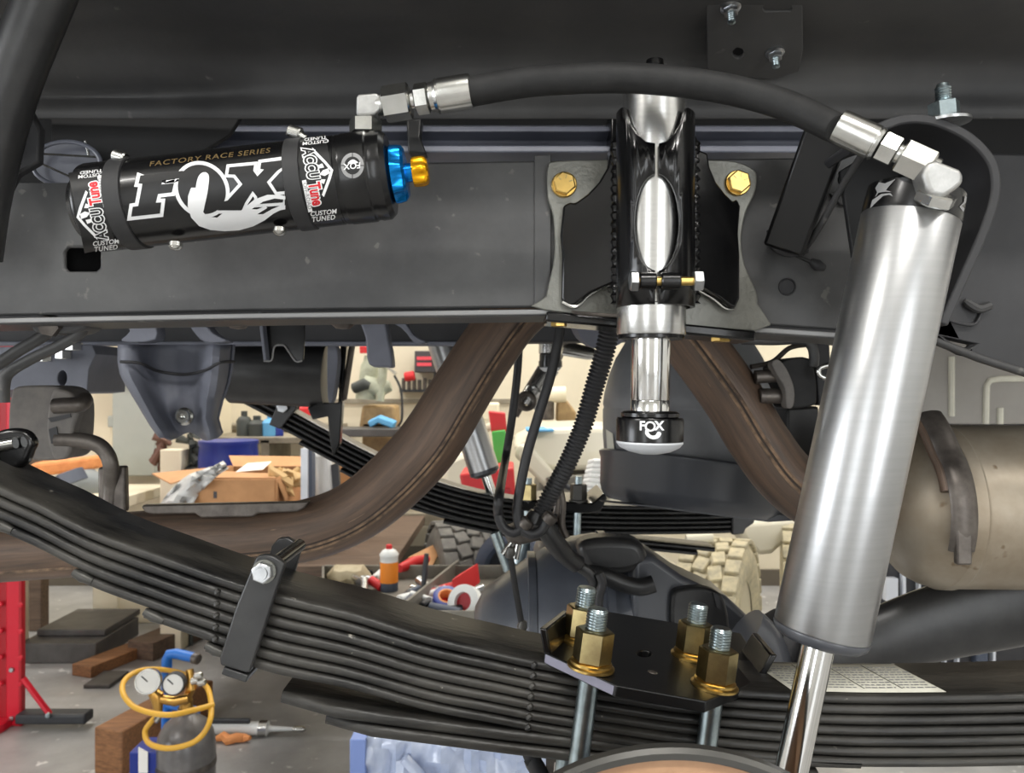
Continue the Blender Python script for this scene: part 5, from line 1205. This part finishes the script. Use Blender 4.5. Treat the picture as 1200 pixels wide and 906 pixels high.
def left_wall():
    d = 5.0; t = T('tall_cabinet', 'tall grey green steel cabinet with cream doors against the back wall', 'cabinet', Vector((P(165, 0, d).x, d, 0)))
    x0, x1, x2 = P(108, 0, d).x, P(139, 0, d).x, P(234, 0, d).x; zt, zb = P(0, 436, d).z, 0
    zm = P(0, 560, d).z
    MB().box(((x0+x2)/2, d+.3, zt/2), (x2-x0, .55, zt)).build('carcass', B['cream'], t, bev=.006)
    MB().box(((x0+x1)/2, d+.01, zt/2-.02), (x1-x0-.01, .03, zt-.1)).build('door', B['cream'], t, bev=.004)
    dd = MB().box(((x1+P(188, 0, d).x)/2, d-.03, (zt+zm)/2), (P(188, 0, d).x-x1, .1, zt-zm-.04)).build('door', B['cab'], t, bev=.006)
    MB().tube([P(132, 498, d-.03), P(132, 546, d-.03)], .012, 10).build('handle_bar', B['cream'], dd)
    MB().box(P(133, 494, d-.03), (.05, .05, .07)).build('latch', B['cab'], dd, bev=.006)
    MB().box(((x0+P(190, 0, d).x)/2, d-.03, zt+.02), (P(192, 0, d).x-x0+.04, .2, .05)).build('cornice', B['cab'], t, bev=.006)
    # bench at the far left with foam and tarp
    e = 4.2; z = P(0, 585, e).z
    b = T('side_bench', 'pale bench with folded things on it left of the bent exhaust rod', 'bench', Vector((P(70, 0, e).x, e+.3, 0)))
    MB().box((P(60, 0, e).x, e+.3, z-.03), (.7, .7, .06)).build('top', B['cream'], b, bev=.005)
    MB().box((P(-6, 0, e).x, e+.12, (z-.06)/2), (.14, .12, z-.06)).build('pedestal', B['cream'], b)
    a = MB().sweep([P(46, 548, e+.25), P(75, 545, e+.3), P(118, 540, e+.4)], [(-.1, -.045), (.1, -.04), (.12, .02), (0, .035), (-.1, .03)]).build('foam_block', B['foam'], bev=.02, seg=3); tag(a, 'orange foam slab on the grey tarp heap at the left', 'foam')
    a = MB().lathe([(-.16, 0), (-.15, .07), (-.05, .12), (.06, .11), (.14, .06), (.16, 0)], P(96, 573, e+.3), (1, 0, .1), 14).build('tarp_bundle', B['tarp']); tag(a, 'grey bundled tarp under the orange foam slab', 'tarp')
    a = MB().sweep([P(52, 572, e), P(70, 560, e), P(92, 552, e+.1)], [(0, -.05), (.06, -.05), (.06, .02), (0, .02)]).build('blue_strap', B['bwheel'], bev=.004); tag(a, 'dark blue folded strap leaning on the orange foam', 'strap')
    # clutter between cabinet and drum
    e = 4.75; rnd = random.Random(9)
    z1 = .70
    sh = T('low_shelf_unit', 'cream low shelf unit behind the blue drum', 'shelf unit', Vector((P(290, 0, 5.1).x, 5.1, 0)))
    xx0, xx1 = P(244, 0, 5.1).x, P(388, 0, 5.1).x
    for y in (515, 600, 690): MB().box(((xx0+xx1)/2, 5.25, P(0, y, 5.1).z), (xx1-xx0, .5, .04)).build('shelf', B['bench'], sh, bev=.004)
    for x in (xx0, (xx0+xx1)/2, xx1): MB().box((x, 5.25, P(0, 515, 5.1).z/2), (.05, .5, P(0, 515, 5.1).z)).build('upright', B['bench'], sh)
    zs = P(0, 515, 5.1).z+.021
    for i, (x, w, h, m_, lbl) in enumerate([(205, .10, .30, 'cream', 'cream carton standing left of the blue drum'),]):
        ee = 4.55; q = P(x, 0, ee); a = MB().box((q.x, ee, (P(0, 526, ee).z)/2), (.12, .12, P(0, 526, ee).z)).build('cream_post', B['cream'], bev=.006); tag(a, lbl, 'carton')
    for i, (x, h, m_, lbl) in enumerate([(193, .22, 'plant', 'brown tangled clutter hanging left of the cream carton'), (224, .24, 'olive', 'dark tangled clutter hanging right of the cream carton')]):
        m = MB(); ee = 4.6
        for k in range(10):
            q = P(x+rnd.uniform(-7, 7), 512+k*3.6, ee+rnd.uniform(-.05, .05)); m.tube([q+Vector((rnd.uniform(-.05, .05), 0, rnd.uniform(-.05, .05))) for _ in range(3)], [.012, .03, .01], 7)
        m.tube([P(x, 500, ee), P(x, 560, ee), Vector((P(x, 0, ee).x, ee, .0))], .012, 7)
        o = m.build('hanging_clutter', B[m_]); tag(o, lbl, 'clutter', kind='stuff')
    for x, r, h, m_, lbl in ((285, .05, .16, 'olive', 'dark jug on the shelf above the blue drum'), (300, .06, .13, 'olive', 'round dark tin on the shelf above the blue drum'), (316, .055, .14, 'lblue', 'pale blue bottle on the shelf behind the far spring clip'), (325, .035, .10, 'drum', 'small blue tin below the far spring clip')):
        q = Vector((P(x, 0, 5.12).x, 5.14, zs)); a = MB().lathe([(0, r*.95), (h*.6, r), (h*.75, r*.7), (h*.8, r*.4), (h, r*.4)], q, (0, 0, 1), 20).build('bottle', B[m_]); tag(a, lbl, 'bottle')
    d = 5.75
    for y, lbl in ((455, 'upper wall shelf behind the black crossmember tube'),):
        a = MB().box((P(310, 0, d).x, d+.1, P(0, y+45, d).z), (1.1, .28, .03)).build('wall_shelf', B['bench'], bev=.004); tag(a, 'narrow wall shelf high behind the far leaf spring', 'shelf')
    a = MB().lathe([(0, .05), (.10, .05), (.12, .03)], P(356, 495, 5.75), (0, 0, 1), 20).build('red_tin', B['redp']); tag(a, 'small red tin on the narrow wall shelf', 'tin')
    p = T('steel_upright', 'pale blue steel upright bar behind the cardboard box', 'upright', Vector((P(364, 0, 3.6).x, 3.6, .715)))
    MB().box((P(359, 0, 3.6).x, 3.6, (.715+P(0, 525, 3.6).z)/2), (.03, .08, P(0, 525, 3.6).z-.715)).build('bright_face', B['slatw'], p)
    MB().box((P(364, 0, 3.6).x, 3.61, (.715+P(0, 525, 3.6).z)/2), (.024, .06, P(0, 525, 3.6).z-.715)).build('shadow_face', B['bwheel'], p)
    a = MB().sweep([P(374, 530, 3.7), P(378, 560, 3.7), Vector((P(384, 0, 3.7).x, 3.7, .72))], [(0, -.04), (.1, -.05), (.12, .04), (0, .05)]).build('plastic_bag', B['bub'], bev=.02); tag(a, 'clear plastic bag hanging right of the pale steel upright', 'bag')
    a = MB().pplate([(388, 545), (396, 542), (398, 572), (390, 576)], 3.7, .03).build('black_strip', B['blacks']); tag(a, 'black strip hanging beside the plastic bag', 'strip')
    a = MB().box((P(404, 0, 4.0).x, 4.05, (.716+P(0, 545, 4.0).z)/2), (.12, .2, P(0, 545, 4.0).z-.716)).build('cardboard_box', B['card'], bev=.004); tag(a, 'small cardboard box standing right of the plastic bag', 'cardboard box')
left_wall()
def bench_area():
    d = 5.0; z = P(0, 600, d).z; x0, x1 = P(395, 0, d).x, P(700, 0, d).x
    t = T('work_bench', 'long cluttered work bench with pale top along the back wall', 'workbench', Vector(((x0+x1)/2, 5.4, 0)))
    MB().box(((x0+x1)/2, 5.4, z-.04), (x1-x0, .9, .08)).build('top', B['bench'], t, bev=.006)
    for x in (x0+.05, (x0+x1)/2, x1-.05):
        for y in (5.05, 5.75): MB().box((x, y, (z-.08)/2), (.08, .08, z-.08)).build('leg', B['steel'], t)
    MB().box(((x0+x1)/2, 5.5, z*.45), (x1-x0-.2, .6, .03)).build('lower_shelf', B['steel'], t)
    g = T('milling_machine', 'pale green milling head on a tan cast iron base standing on the work bench', 'machine', Vector((P(440, 0, 5.3).x, 5.3, z)))
    e = 5.2
    MB().plate([P(420, 505, e), P(464, 505, e), P(462, 475, e), (P(424, 475, e))], (0, .25, 0)).build('base', B['tan'], g, bev=.02)
    MB().box(P(442, 540, e)+Vector((0, .15, 0)), (.2, .3, P(0, 505, e).z-z)).build('pedestal', B['tan'], g, bev=.01)
    MB().tube(cr([P(430, 468, e), P(432, 440, e), P(436, 418, e)], 5), [.075]*4+[.06]*4+[.05]*3, 20).build('column', B['mach'], g)
    MB().tube([P(426, 448, e-.05), P(446, 456, e-.05), P(458, 452, e-.05)], [.05, .06, .035], 16).build('motor_housing', B['mach'], g)
    MB().tube([P(445, 470, e-.08), P(449, 430, e-.08), P(452, 415, e-.08)], [.028, .03, .018], 14).build('spindle', B['mach'], g)
    MB().tube([P(415, 455, e-.05), P(428, 450, e-.08), P(434, 452, e-.08)], [.035, .04, .03], 14).build('motor', B['olive'], g)
    MB().tube(cr([P(462, 440, e), P(470, 458, e), P(471, 490, e), P(466, 500, e)], 5), .008, 8).build('cord', B['blacks'], g)
    MB().lathe([(0, .03), (.04, .032), (.06, .015), (.062, 0)], P(427, 414, e-.02), (0, 0, 1), 16).build('red_knob', B['redp'], g)
    MB().tube([P(448, 425, e-.1), P(464, 438, e-.14)], .010, 8).build('lever', M['fit'], g)
    for x, w, h, m_, lbl, nm in ((447, 30, 10, 'lblue', 'light blue cloth folded at the foot of the milling machine', 'cloth'),):
        a = MB().sweep([P(x-15, 498, 4.98), P(x-4, 492, 4.98), P(x+14, 499, 4.98)], [(0, -.02), (.12, -.02), (.1, .03), (0, .02)]).build(nm, B[m_], bev=.008); tag(a, lbl, 'cloth')
    sh = MB().box((P(440, 0, 4.95).x, 5.02, P(0, 506, 5.0).z), (.55, .3, .05)).build('machine_shelf', B['steel'], bev=.006); tag(sh, 'grey steel shelf under the milling machine base', 'shelf')
    for i in range(9):
        x = 410+i*7; q = P(x, 546+(i % 3)*9, 5.0); a = MB().lathe([(-.04, 0), (-.03, .035), (.02, .04), (.04, .01)], q+Vector((0, .05, 0)), (random.uniform(-1, 1), -.4, .5), 10).build('bench_part', B[('creamd', 'olive', 'mach')[i % 3]]); tag(a, 'small dusty part in the heap below the milling machine', 'part', 'heap of parts on the bench')
    # socket rail and readout
    e = 5.9; r = T('socket_rail', 'dark wall rail holding a row of grey sockets', 'rail', P(495, 462, e))
    MB().box(P(497, 458, e)+Vector((0, .035, 0)), (.36, .13, .02)).build('bar', B['blacks'], r)
    for i in range(9):
        x = 473+i*6.2; a = MB().bcyl(P(x, 457, e-.01), P(x, 443+(i % 2)*2, e-.01), S(2.2, e), .003, 14).build('socket', M['rod']); tag(a, 'grey steel socket standing on the wall rail', 'socket', 'sockets on the wall rail')
    rdo = T('readout_panel', 'dark grey digital readout with red displays on the back wall', 'readout', P(503, 436, 5.8))
    MB().box(P(503, 424, 5.8)+Vector((0, .08, 0)), (S(33, 5.8), .24, S(25, 5.8))).build('case', B['screen'], rdo, bev=.006)
    for y in (420, 427): MB().box(P(497, y, 5.755), (S(17, 5.8), .01, S(4, 5.8))).build('display', B['rdisp'], rdo)
    MB().box(P(512, 424, 5.755), (S(9, 5.8), .008, S(16, 5.8))).build('keypad', B['steel'], rdo)
    MB().box(P(510, 442, 5.8), (.02, .03, .1)).build('stem', B['blacks'], rdo)
    a = MB().bcyl(P(474, 442, 5.78), P(486, 440, 5.78), .035, .008).build('orange_clamp', B['foam']); a.data.materials[0] = B['redp']; tag(a, 'small orange red clamp left of the digital readout', 'clamp')
    st = MB().box((P(500, 0, 5.97).x, 5.985, P(0, 470, 5.97).z), (1.6, .02, .03)).build('wall_strip', B['bench']); tag(st, 'thin tan strip along the wall below the sockets', 'strip')
    # tan T-shaped part on the bench
    e = 4.9; v = T('vise', 'tan and cream vise standing on the bench behind the corrugated conduit', 'vise', P(660, 500, e))
    MB().tube([P(641, 463, e), P(663, 462, e)], .05, 18).build('jaw', B['cream'], v)
    MB().plate([P(653, 468, e), P(664, 468, e), P(676, 484, e), P(674, 494, e), P(652, 494, e)], (0, .16, 0)).build('body', B['tan'], v, bev=.012)
    MB().tube([P(657, 494, e), P(657, 560, e)], .022, 12).build('stand', B['steel'], v)
    MB().bcyl(P(640, 470, e), P(640, 492, e), .05, .008).build('screw', M['rod'], v)
    for x, y, w, h, m_, lbl in ((632, 503, 30, 5, 'lblue', 'light blue cloth lying on the white vehicle'), (575, 482, 22, 40, 'cream', 'cream plastic tub left of the thin brake hoses')):
        a = MB().box(P(x, y, 3.95 if m_ == 'lblue' else 4.7), (S(w, 4.2), .25, S(h, 4.7)*.5)).build('bench_item', B[m_], bev=.01); tag(a, lbl, 'bench item')
bench_area()
def jeep():
    d = 3.9; t = T('white_vehicle', 'white off road vehicle partly seen behind the axle and conduit', 'vehicle', Vector((.55, 4.6, 0)))
    x0, x1 = P(600, 0, d).x, P(830, 0, d).x
    hood = [(600, 522), (640, 502), (700, 500), (760, 506), (830, 512), (830, 548), (760, 552), (650, 552), (612, 545)]
    MB().pplate(hood, d, .8).build('hood', B['jeep'], t, bev=.03, seg=3)
    MB().pplate([(636, 552), (650, 548), (720, 548), (724, 590), (700, 604), (640, 604), (628, 580)], d+.1, .5).build('grille_panel', B['tray'], t, bev=.02)
    MB().pplate([(608, 520), (624, 524), (668, 575), (660, 582), (645, 578), (602, 534)], d-.05, .08).build('bumper_bar', B['jeep'], t, bev=.02)
    MB().pplate([(690, 552), (730, 548), (760, 600), (742, 612), (718, 600)], d-.06, .12).build('fender', B['jeep'], t, bev=.02)
    MB().pplate([(520, 540), (545, 530), (570, 552), (600, 552), (600, 620), (515, 600)], d+.3, .3).build('rear_panel', B['jeep'], t, bev=.03)
    MB().pplate([(865, 612), (940, 606), (932, 628), (906, 650), (888, 652), (870, 632)], 4.15, .25).build('corner_panel', B['jeep'], t, bev=.03)
    MB().tube([P(804, 632, 3.55), P(835, 630, 3.55)], .022, 12).build('step_tube', B['jeep'], t)
    for y in (658, 668): MB().tube([P(802, y, 3.55), P(822, y-1, 3.55)], .014, 10).build('step_tube', B['jeep'], t)
    MB().pplate([(798, 700), (806, 690), (816, 690), (812, 712)], 3.6, .1).build('bracket', B['jeep'], t, bev=.01)
    MB().lathe([(-.07, 0), (-.05, .04), (0, .07), (.05, .04), (.07, 0)], P(743, 648, 3.9), (1, 0, .3), 14).build('tow_hook', B['slatw'], t)
    MB().pplate([(728, 655), (760, 640), (800, 668), (796, 676), (750, 668)], 3.92, .08).build('lower_bar', B['jeep'], t, bev=.01)
    hx = [P(704-i*.16+13*math.cos(i*.7), 540+i*.62+4*math.sin(i*.7), 3.72+.05*math.sin(i*.7)) for i in range(80)]
    MB().tube(hx, .012, 8).build('coil_spring', B['white'], t)
    MB().tube(cr([P(600, 515, 3.85), P(575, 500, 3.9), P(560, 520, 3.95), P(585, 540, 3.9)], 5), .02, 10).build('hose', B['cream'], t)
    MB().pplate([(640, 560), (690, 556), (696, 592), (646, 596)], 3.82, .04).build('dark_intake', B['tray'], t, bev=.01)
    MB().tube(cr([P(650, 556, 3.78), P(668, 572, 3.76), P(690, 566, 3.78), P(716, 578, 3.8)], 5), .012, 8).build('cable', B['blacks'], t)
    MB().pplate([(720, 440), (790, 430), (800, 500), (720, 505)], 4.6, .3).build('windscreen_frame', B['jeep'], t, bev=.03)
    def tyre(px, py, dd, R, w, ax, lbl, m_rub, m_rim, full=True):
        c = P(px, py, dd); A = Vector(ax).normalized()
        u = T('off_road_tyre', lbl, 'tyre', c-Vector((0, 0, R)))
        pr = [(-w*.42, R*.56), (-w*.5, R*.70), (-w*.5, R*.86), (-w*.42, R*.945), (0, R*.955), (w*.42, R*.945), (w*.5, R*.86), (w*.5, R*.70), (w*.42, R*.56)]
        MB().lathe(pr, c, A, 56, cap=False).build('carcass', m_rub, u)
        tr = MB(); _, f, q = frame(A); n = 28
        for row in range(4):
            for k in range(n):
                th = 2*PI*(k+.5*(row % 2))/n; r_ = f*math.cos(th)+q*math.sin(th); tn = A.cross(r_)
                rot = Matrix((A, tn, r_)).transposed() @ Matrix.Rotation(.25*(1 if row in (1, 2) else 0)*(1 if row % 2 else -1), 3, 'Z')
                off = (row-1.5)*w*.25
                tr.box(c+r_*R*.972+A*off, (w*.215 if row in (1, 2) else w*.24, 2*PI*R/n*.80, R*.05), rot)
        tr.build('tread', m_rub, u, bev=.004, seg=1)
        MB().lathe([(w*.10, 0), (w*.12, R*.12), (w*.2, R*.16), (w*.1, R*.22), (w*.06, R*.40), (w*.30, R*.50), (w*.40, R*.57), (w*.36, R*.60)], c, A, 48, cap=False).build('rim', m_rim, u)
        for k in range(5):
            th = 2*PI*k/5; r_ = f*math.cos(th)+q*math.sin(th); MB().bcyl(c+r_*R*.2+A*w*.12, c+r_*R*.2+A*w*.2, R*.03, .003, 10).build('lug_nut', M['bolt'], u)
    tyre(842, 742, 3.6, .43, .27, (.90, -.42, 0), 'cream dusted off road tyre with chunky tread right of the axle', B['tyre'], B['rim'])
    tyre(945, 690, 4.3, .42, .26, (.95, -.3, 0), 'second cream tyre half hidden behind the shock absorber', B['tyre'], B['rim'])
    tyre(541, 708, 4.0, .42, .28, (-.95, -.25, 0), 'grey and yellow off road tyre behind the tool tray', B['tyred'], B['rim'])
    c = P(604, 672, 3.6); w = T('spare_tyre', 'blue grey smooth wheel ring leaning left of the differential', 'wheel', c-Vector((0, 0, .2)))
    A = Vector((-.5, -.86, 0)).normalized()
    MB().lathe([(-.05, .14), (-.04, .19), (0, .205), (.04, .195), (.05, .165), (.045, .14), (.02, .13)], c, A, 48).build('rubber_ring', B['bwheel'], w)
    MB().lathe([(0, 0), (.0, .135), (.02, .14)], c, A, 40).build('disc', B['blacks'], w)
    s = MB().box((c.x+.08, c.y+.05, (c.z-.2)/2), (.14, .12, c.z-.2)).build('wheel_stand', B['steel'], bev=.006); tag(s, 'grey stand under the blue grey wheel', 'stand')
    cr_ = T('parts_crate', 'red plastic crate behind the far shock rod', 'crate', P(570, 590, 3.4))
    MB().plate([P(538, 556, 3.4), P(602, 548, 3.4), P(604, 580, 3.4), P(544, 584, 3.4)], (0, .3, 0)).build('body', B['redp'], cr_, bev=.01)
    MB().pplate([(545, 576), (598, 572), (598, 580), (548, 584)], 3.39, .02).build('rim', B['redd'], cr_, bev=.004)
    a = MB().pplate([(576, 506), (592, 504), (596, 540), (580, 544)], 3.7, .1).build('green_box', B['green'], bev=.006); tag(a, 'green carton standing behind the left thin brake hose', 'carton')
    a = MB().pplate([(572, 482), (592, 484), (594, 506), (576, 508)], 3.75, .1).build('red_box', B['redp'], bev=.006); tag(a, 'pink red carton resting on the green carton', 'carton')
    a = MB().box((P(598, 0, 3.66).x, 3.68, P(0, 584, 3.4).z/2), (.06, .06, P(0, 584, 3.4).z)).build('crate_stand', B['creamd'], bev=.005); tag(a, 'cream post holding up the red crate', 'stand')
jeep()
def tool_table():
    d0 = 2.95; t = T('tool_tray', 'grey steel tool tray crowded with small tools below the exhaust bend', 'tool tray', Vector((P(480, 0, 3.2).x, 3.3, 0)))
    z = P(0, 715, 3.0).z; pts = [(-.62, 2.9), (-.08, 2.75), (.02, 3.55), (-.62, 3.75)]
    pts = [(P(380, 0, 2.75).x, 2.75), (P(640, 0, 2.75).x, 2.75), (P(590, 0, 3.44).x, 3.44), (P(380, 0, 3.44).x, 3.44)]
    MB().plate([Vector((x, y, z)) for x, y in pts], (0, 0, .012)).build('floor_sheet', B['tray'], t)
    for a, b in zip(pts, pts[1:]+pts[:1]):
        A, Bv = Vector((a[0], a[1], z)), Vector((b[0], b[1], z)); n = (Bv-A).cross(Vector((0, 0, 1))).normalized()
        MB().plate([A, Bv, Bv+Vector((0, 0, .07)), A+Vector((0, 0, .07))], n*.01).build('side_wall', B['tray'], t, bev=.003)
    A, Bv = P(470, 712, 2.8), P(535, 668, 3.5); A.z = Bv.z = z
    MB().plate([A, Bv, Bv+Vector((0, 0, .08)), A+Vector((0, 0, .08))], (.012, 0, 0)).build('divider', B['tray'], t, bev=.003)
    MB().box((P(510, 0, 3.1).x, 3.12, z/2-.001), (.36, .4, z-.002)).build('pedestal', B['steel'], t)
    zz = z+.0125
    def on(px, py): 
        D = P(px, py, 1)-CAM; return CAM+D*((zz-CAMZ)/D.z)
    c = on(456, 692); h = .235
    s = T('spray_can', 'orange and white spray can with red cap standing on the tool tray', 'spray can', c)
    sc = S(1, c.y); r = 10.5*sc
    MB().lathe([(0, r*.95), (.004, r), (.035, r)], c, (0, 0, 1), 30).build('base_band', B['bwheel'], s)
    MB().lathe([(.035, r*1.003), (34*sc, r*1.003)], c, (0, 0, 1), 30).build('label_wrap', B['orange'], s)
    MB().lathe([(34*sc, r), (40*sc, r), (41*sc, r*1.06), (43*sc, r*1.04), (47*sc, r*.75), (49*sc, r*.4)], c, (0, 0, 1), 30).build('shoulder', B['white'], s)
    MB().lathe([(48*sc, r*.34), (53*sc, r*.34), (54*sc, r*.25), (54*sc, 0)], c, (0, 0, 1), 18).build('cap', B['redp'], s)
    def item(nm, cat, lbl, fn, m_, grp=None):
        o = fn().build(nm, m_, bev=.002); tag(o, lbl, cat, grp); return o
    item('red_tool', 'tool', 'red handled tool lying behind the spray can', lambda: MB().tube([on(468, 680)+Vector((0, 0, .05)), on(485, 674)+Vector((0, 0, .055)), on(500, 668)+Vector((0, 0, .05))], [.018, .028, .02], 12), B['redp'])
    item('red_case', 'tool case', 'red plastic case in the right compartment of the tool tray', lambda: MB().plate([on(531, 705)+Vector((0, 0, .02)), on(556, 694)+Vector((0, 0, .02)), on(556, 694)+Vector((-.01, 0, .10)), on(531, 705)+Vector((-.005, 0, .085))], (.02, .08, 0)), B['redp'])
    q = on(523, 716)+Vector((0, 0, .035))
    tp = T('tape_roll', 'blue tape roll with a tan core lying in the tool tray', 'tape roll', q-Vector((0, 0, .035)))
    MB().lathe([(-.03, .045), (-.028, .052), (.028, .052), (.03, .045), (.03, .034), (-.03, .034)], q, (.15, -.5, .8), 30).build('tape', B['drum'], tp)
    MB().lathe([(-.03, .034), (.031, .034), (.031, .028), (-.03, .028)], q, (.15, -.5, .8), 30).build('core', B['foam'], tp)
    q = on(545, 722)+Vector((0, 0, .05)); tp = T('tape_roll', 'white tape roll standing right of the blue roll in the tool tray', 'tape roll', q-Vector((0, 0, .06)))
    MB().lathe([(-.02, .05), (-.018, .062), (.018, .062), (.02, .05), (.02, .034), (-.02, .034)], q, (-.4, -.8, .35), 30).build('tape', B['white'], tp)
    MB().lathe([(-.018, .034), (.0, .034), (0, 0)], q, (-.4, -.8, .35), 24).build('core', B['redd'], tp)
    rnd = random.Random(12); k = 0
    for x0, x1, y0, y1, n, where in ((400, 450, 672, 700, 14, 'left of the spray can'), (475, 520, 695, 720, 16, 'in the middle of the tray'), (520, 556, 690, 730, 9, 'near the tape rolls')):
        for i in range(n):
            x, y = rnd.uniform(x0, x1), rnd.uniform(y0, y1); q = on(x, y)+Vector((0, 0, .025)); a = rnd.uniform(0, PI); L = rnd.uniform(.03, .07)
            e = Vector((math.cos(a), math.sin(a), rnd.uniform(-.1, .35)))*L; cn, m_ = rnd.choice([('bright steel', M['bolt']), ('shiny plated', M['fit']), ('black', B['blacks']), ('white', B['white']), ('bright steel', M['bolt']), ('blue grey', B['bwheel']), ('red', B['redp'])])
            o = MB().bcyl(q-e, q+e, rnd.uniform(.012, .02), .003, 12).build('loose_tool', m_); tag(o, f'small {cn} loose tool lying {where}', 'tool', f'{cn} loose tools {where}')
    item('screwdriver', 'screwdriver', 'thin screwdriver standing upright in the middle of the tool tray', lambda: MB().tube([on(494, 705), on(497, 705)+Vector((0, .02, .10)), on(499, 705)+Vector((0, .03, .18))], [.006, .012, .009], 10), B['blacks'])
    item('cardboard_sheet', 'cardboard', 'tan cardboard sheet lying behind the red handled tool', lambda: MB().plate([P(478, 655, 3.75), P(508, 640, 4.0), P(520, 640, 4.0), P(505, 668, 3.75)], (0, 0, .008)), B['card'])
    # rags in the left compartment under the pipe
    item('shop_rag', 'rag', 'pale crumpled rag under the pipe at the left of the tool tray', lambda: MB().tube([P(385+8*i, 678-3*(i % 2), 3.4) for i in range(7)], [.02, .05, .06, .05, .06, .05, .02], 9), B['creamd'])
tool_table()
def misc():
    # crate wrapped in plastic film, in front below the spring
    d = 2.1; t = T('wrapped_crate', 'blue white crate wrapped in shiny plastic film at the bottom centre', 'crate', P(520, 1050, d))
    x0, x1 = P(413, 0, d).x, P(640, 0, d).x; zt = P(0, 862, d).z
    m = MB(); nx, nz = 24, 18; rnd = random.Random(5); g = []
    for i in range(nx+1):
        g.append([m.bm.verts.new((P(430, 0, d).x+(x1-P(430, 0, d).x)*i/nx, d+rnd.uniform(-.022, .022), zt*(j/nz))) for j in range(nz+1)])
    for i in range(nx):
        for j in range(nz): m.bm.faces.new((g[i][j], g[i+1][j], g[i+1][j+1], g[i][j+1]))
    m.build('plastic_film', B['sheet'], t, thick=.002)
    MB().box(((x0+x1)/2+.02, d+.27, zt/2), (x1-x0, .5, zt-.01)).build('carton', B['white'], t, bev=.004)
    MB().box((P(421, 0, d).x, d+.0, zt/2), (P(431, 0, d).x-x0, .05, zt)).build('edge_board', B['bluestrip'], t, bev=.003)
    MB().sweep([Vector((P(470, 0, d).x, d-.03, zt-.06)), Vector((P(500, 0, d).x, d-.05, zt-.12)), Vector((P(540, 0, d).x, d-.04, zt-.16))], [(0, 0), (.03, 0), (.02, .03), (0, .02)]).build('film_fold', B['sheet'], t, bev=.006)
    # brake bits hanging under the near spring
    c = T('brake_line_clip', 'black brake line elbow and bracket under the near leaf spring', 'brake line', P(632, 905, .72))
    MB().tube(cr([P(615, 888, .72), P(622, 886, .72), P(626, 895, .72), P(632, 906, .72), P(640, 930, .72)], 5), .008, 12).build('elbow', M['cable'], c)
    MB().pplate([(640, 886), (690, 880), (690, 930), (680, 930), (678, 900), (665, 892), (650, 894), (646, 930), (640, 930)], .72, .006).build('bracket', M['rod'], c, bev=.001)
    # pale body panel at the right
    e = 2.3; p = T('pale_side_panel', 'pale grey painted body side panel with pressed lines behind the shock', 'body panel', P(1150, 500, e))
    MB().pplate([(1020, 330), (1420, 330), (1420, 497), (1020, 497)], e, .03).build('panel', M['palepanel'], p, bev=.004)
    for pts in ([(1115, 418), (1115, 488)], [(1155, 497), (1156, 452), (1160, 446), (1172, 444), (1300, 444)], [(1172, 497), (1172, 478)]):
        MB().tube([P(x, y, e-.002) for x, y in pts], .009, 8, flat=(1, 1)).build('pressed_line', M['paper'], p)
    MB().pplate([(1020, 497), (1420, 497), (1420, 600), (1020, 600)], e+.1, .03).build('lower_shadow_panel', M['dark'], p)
    # slatted dark door at right, low
    f = 3.5; s = T('slatted_rack', 'dark rack with thin white vertical strips low at the right edge', 'rack', P(1150, 990, f)); 
    s.location.z = 0; WL[s] = Vector(s.location)
    za, zb = P(0, 670, f).z, 0.0
    MB().box((P(1150, 0, f).x, f+.05, za/2+.1), (S(240, f), .06, za+.2)).build('back_panel', B['slatd'], s)
    for x, w in ((1058, 3.5), (1076, 2), (1091, 2), (1106, 2), (1121, 2), (1163, 3)):
        MB().box((P(x, 0, f).x, f, za/2+.1), (S(w, f), .03, za+.2)).build('strip', B['slatw'], s)
    MB().box((P(1043, 0, f).x, f, P(0, 690, f).z), (S(14, f), .04, S(26, f))).build('bright_pane', B['slatw'], s)
    MB().box((P(1042, 0, f).x, f-.02, P(0, 782, f).z), (S(26, f), .06, S(60, f))).build('teal_box', B['teal'], s, bev=.004)
    MB().box((P(1148, 0, f).x, f-.0, za/2), (S(14, f), .05, za)).build('blue_tube', B['bwheel'], s, bev=.01)
misc()
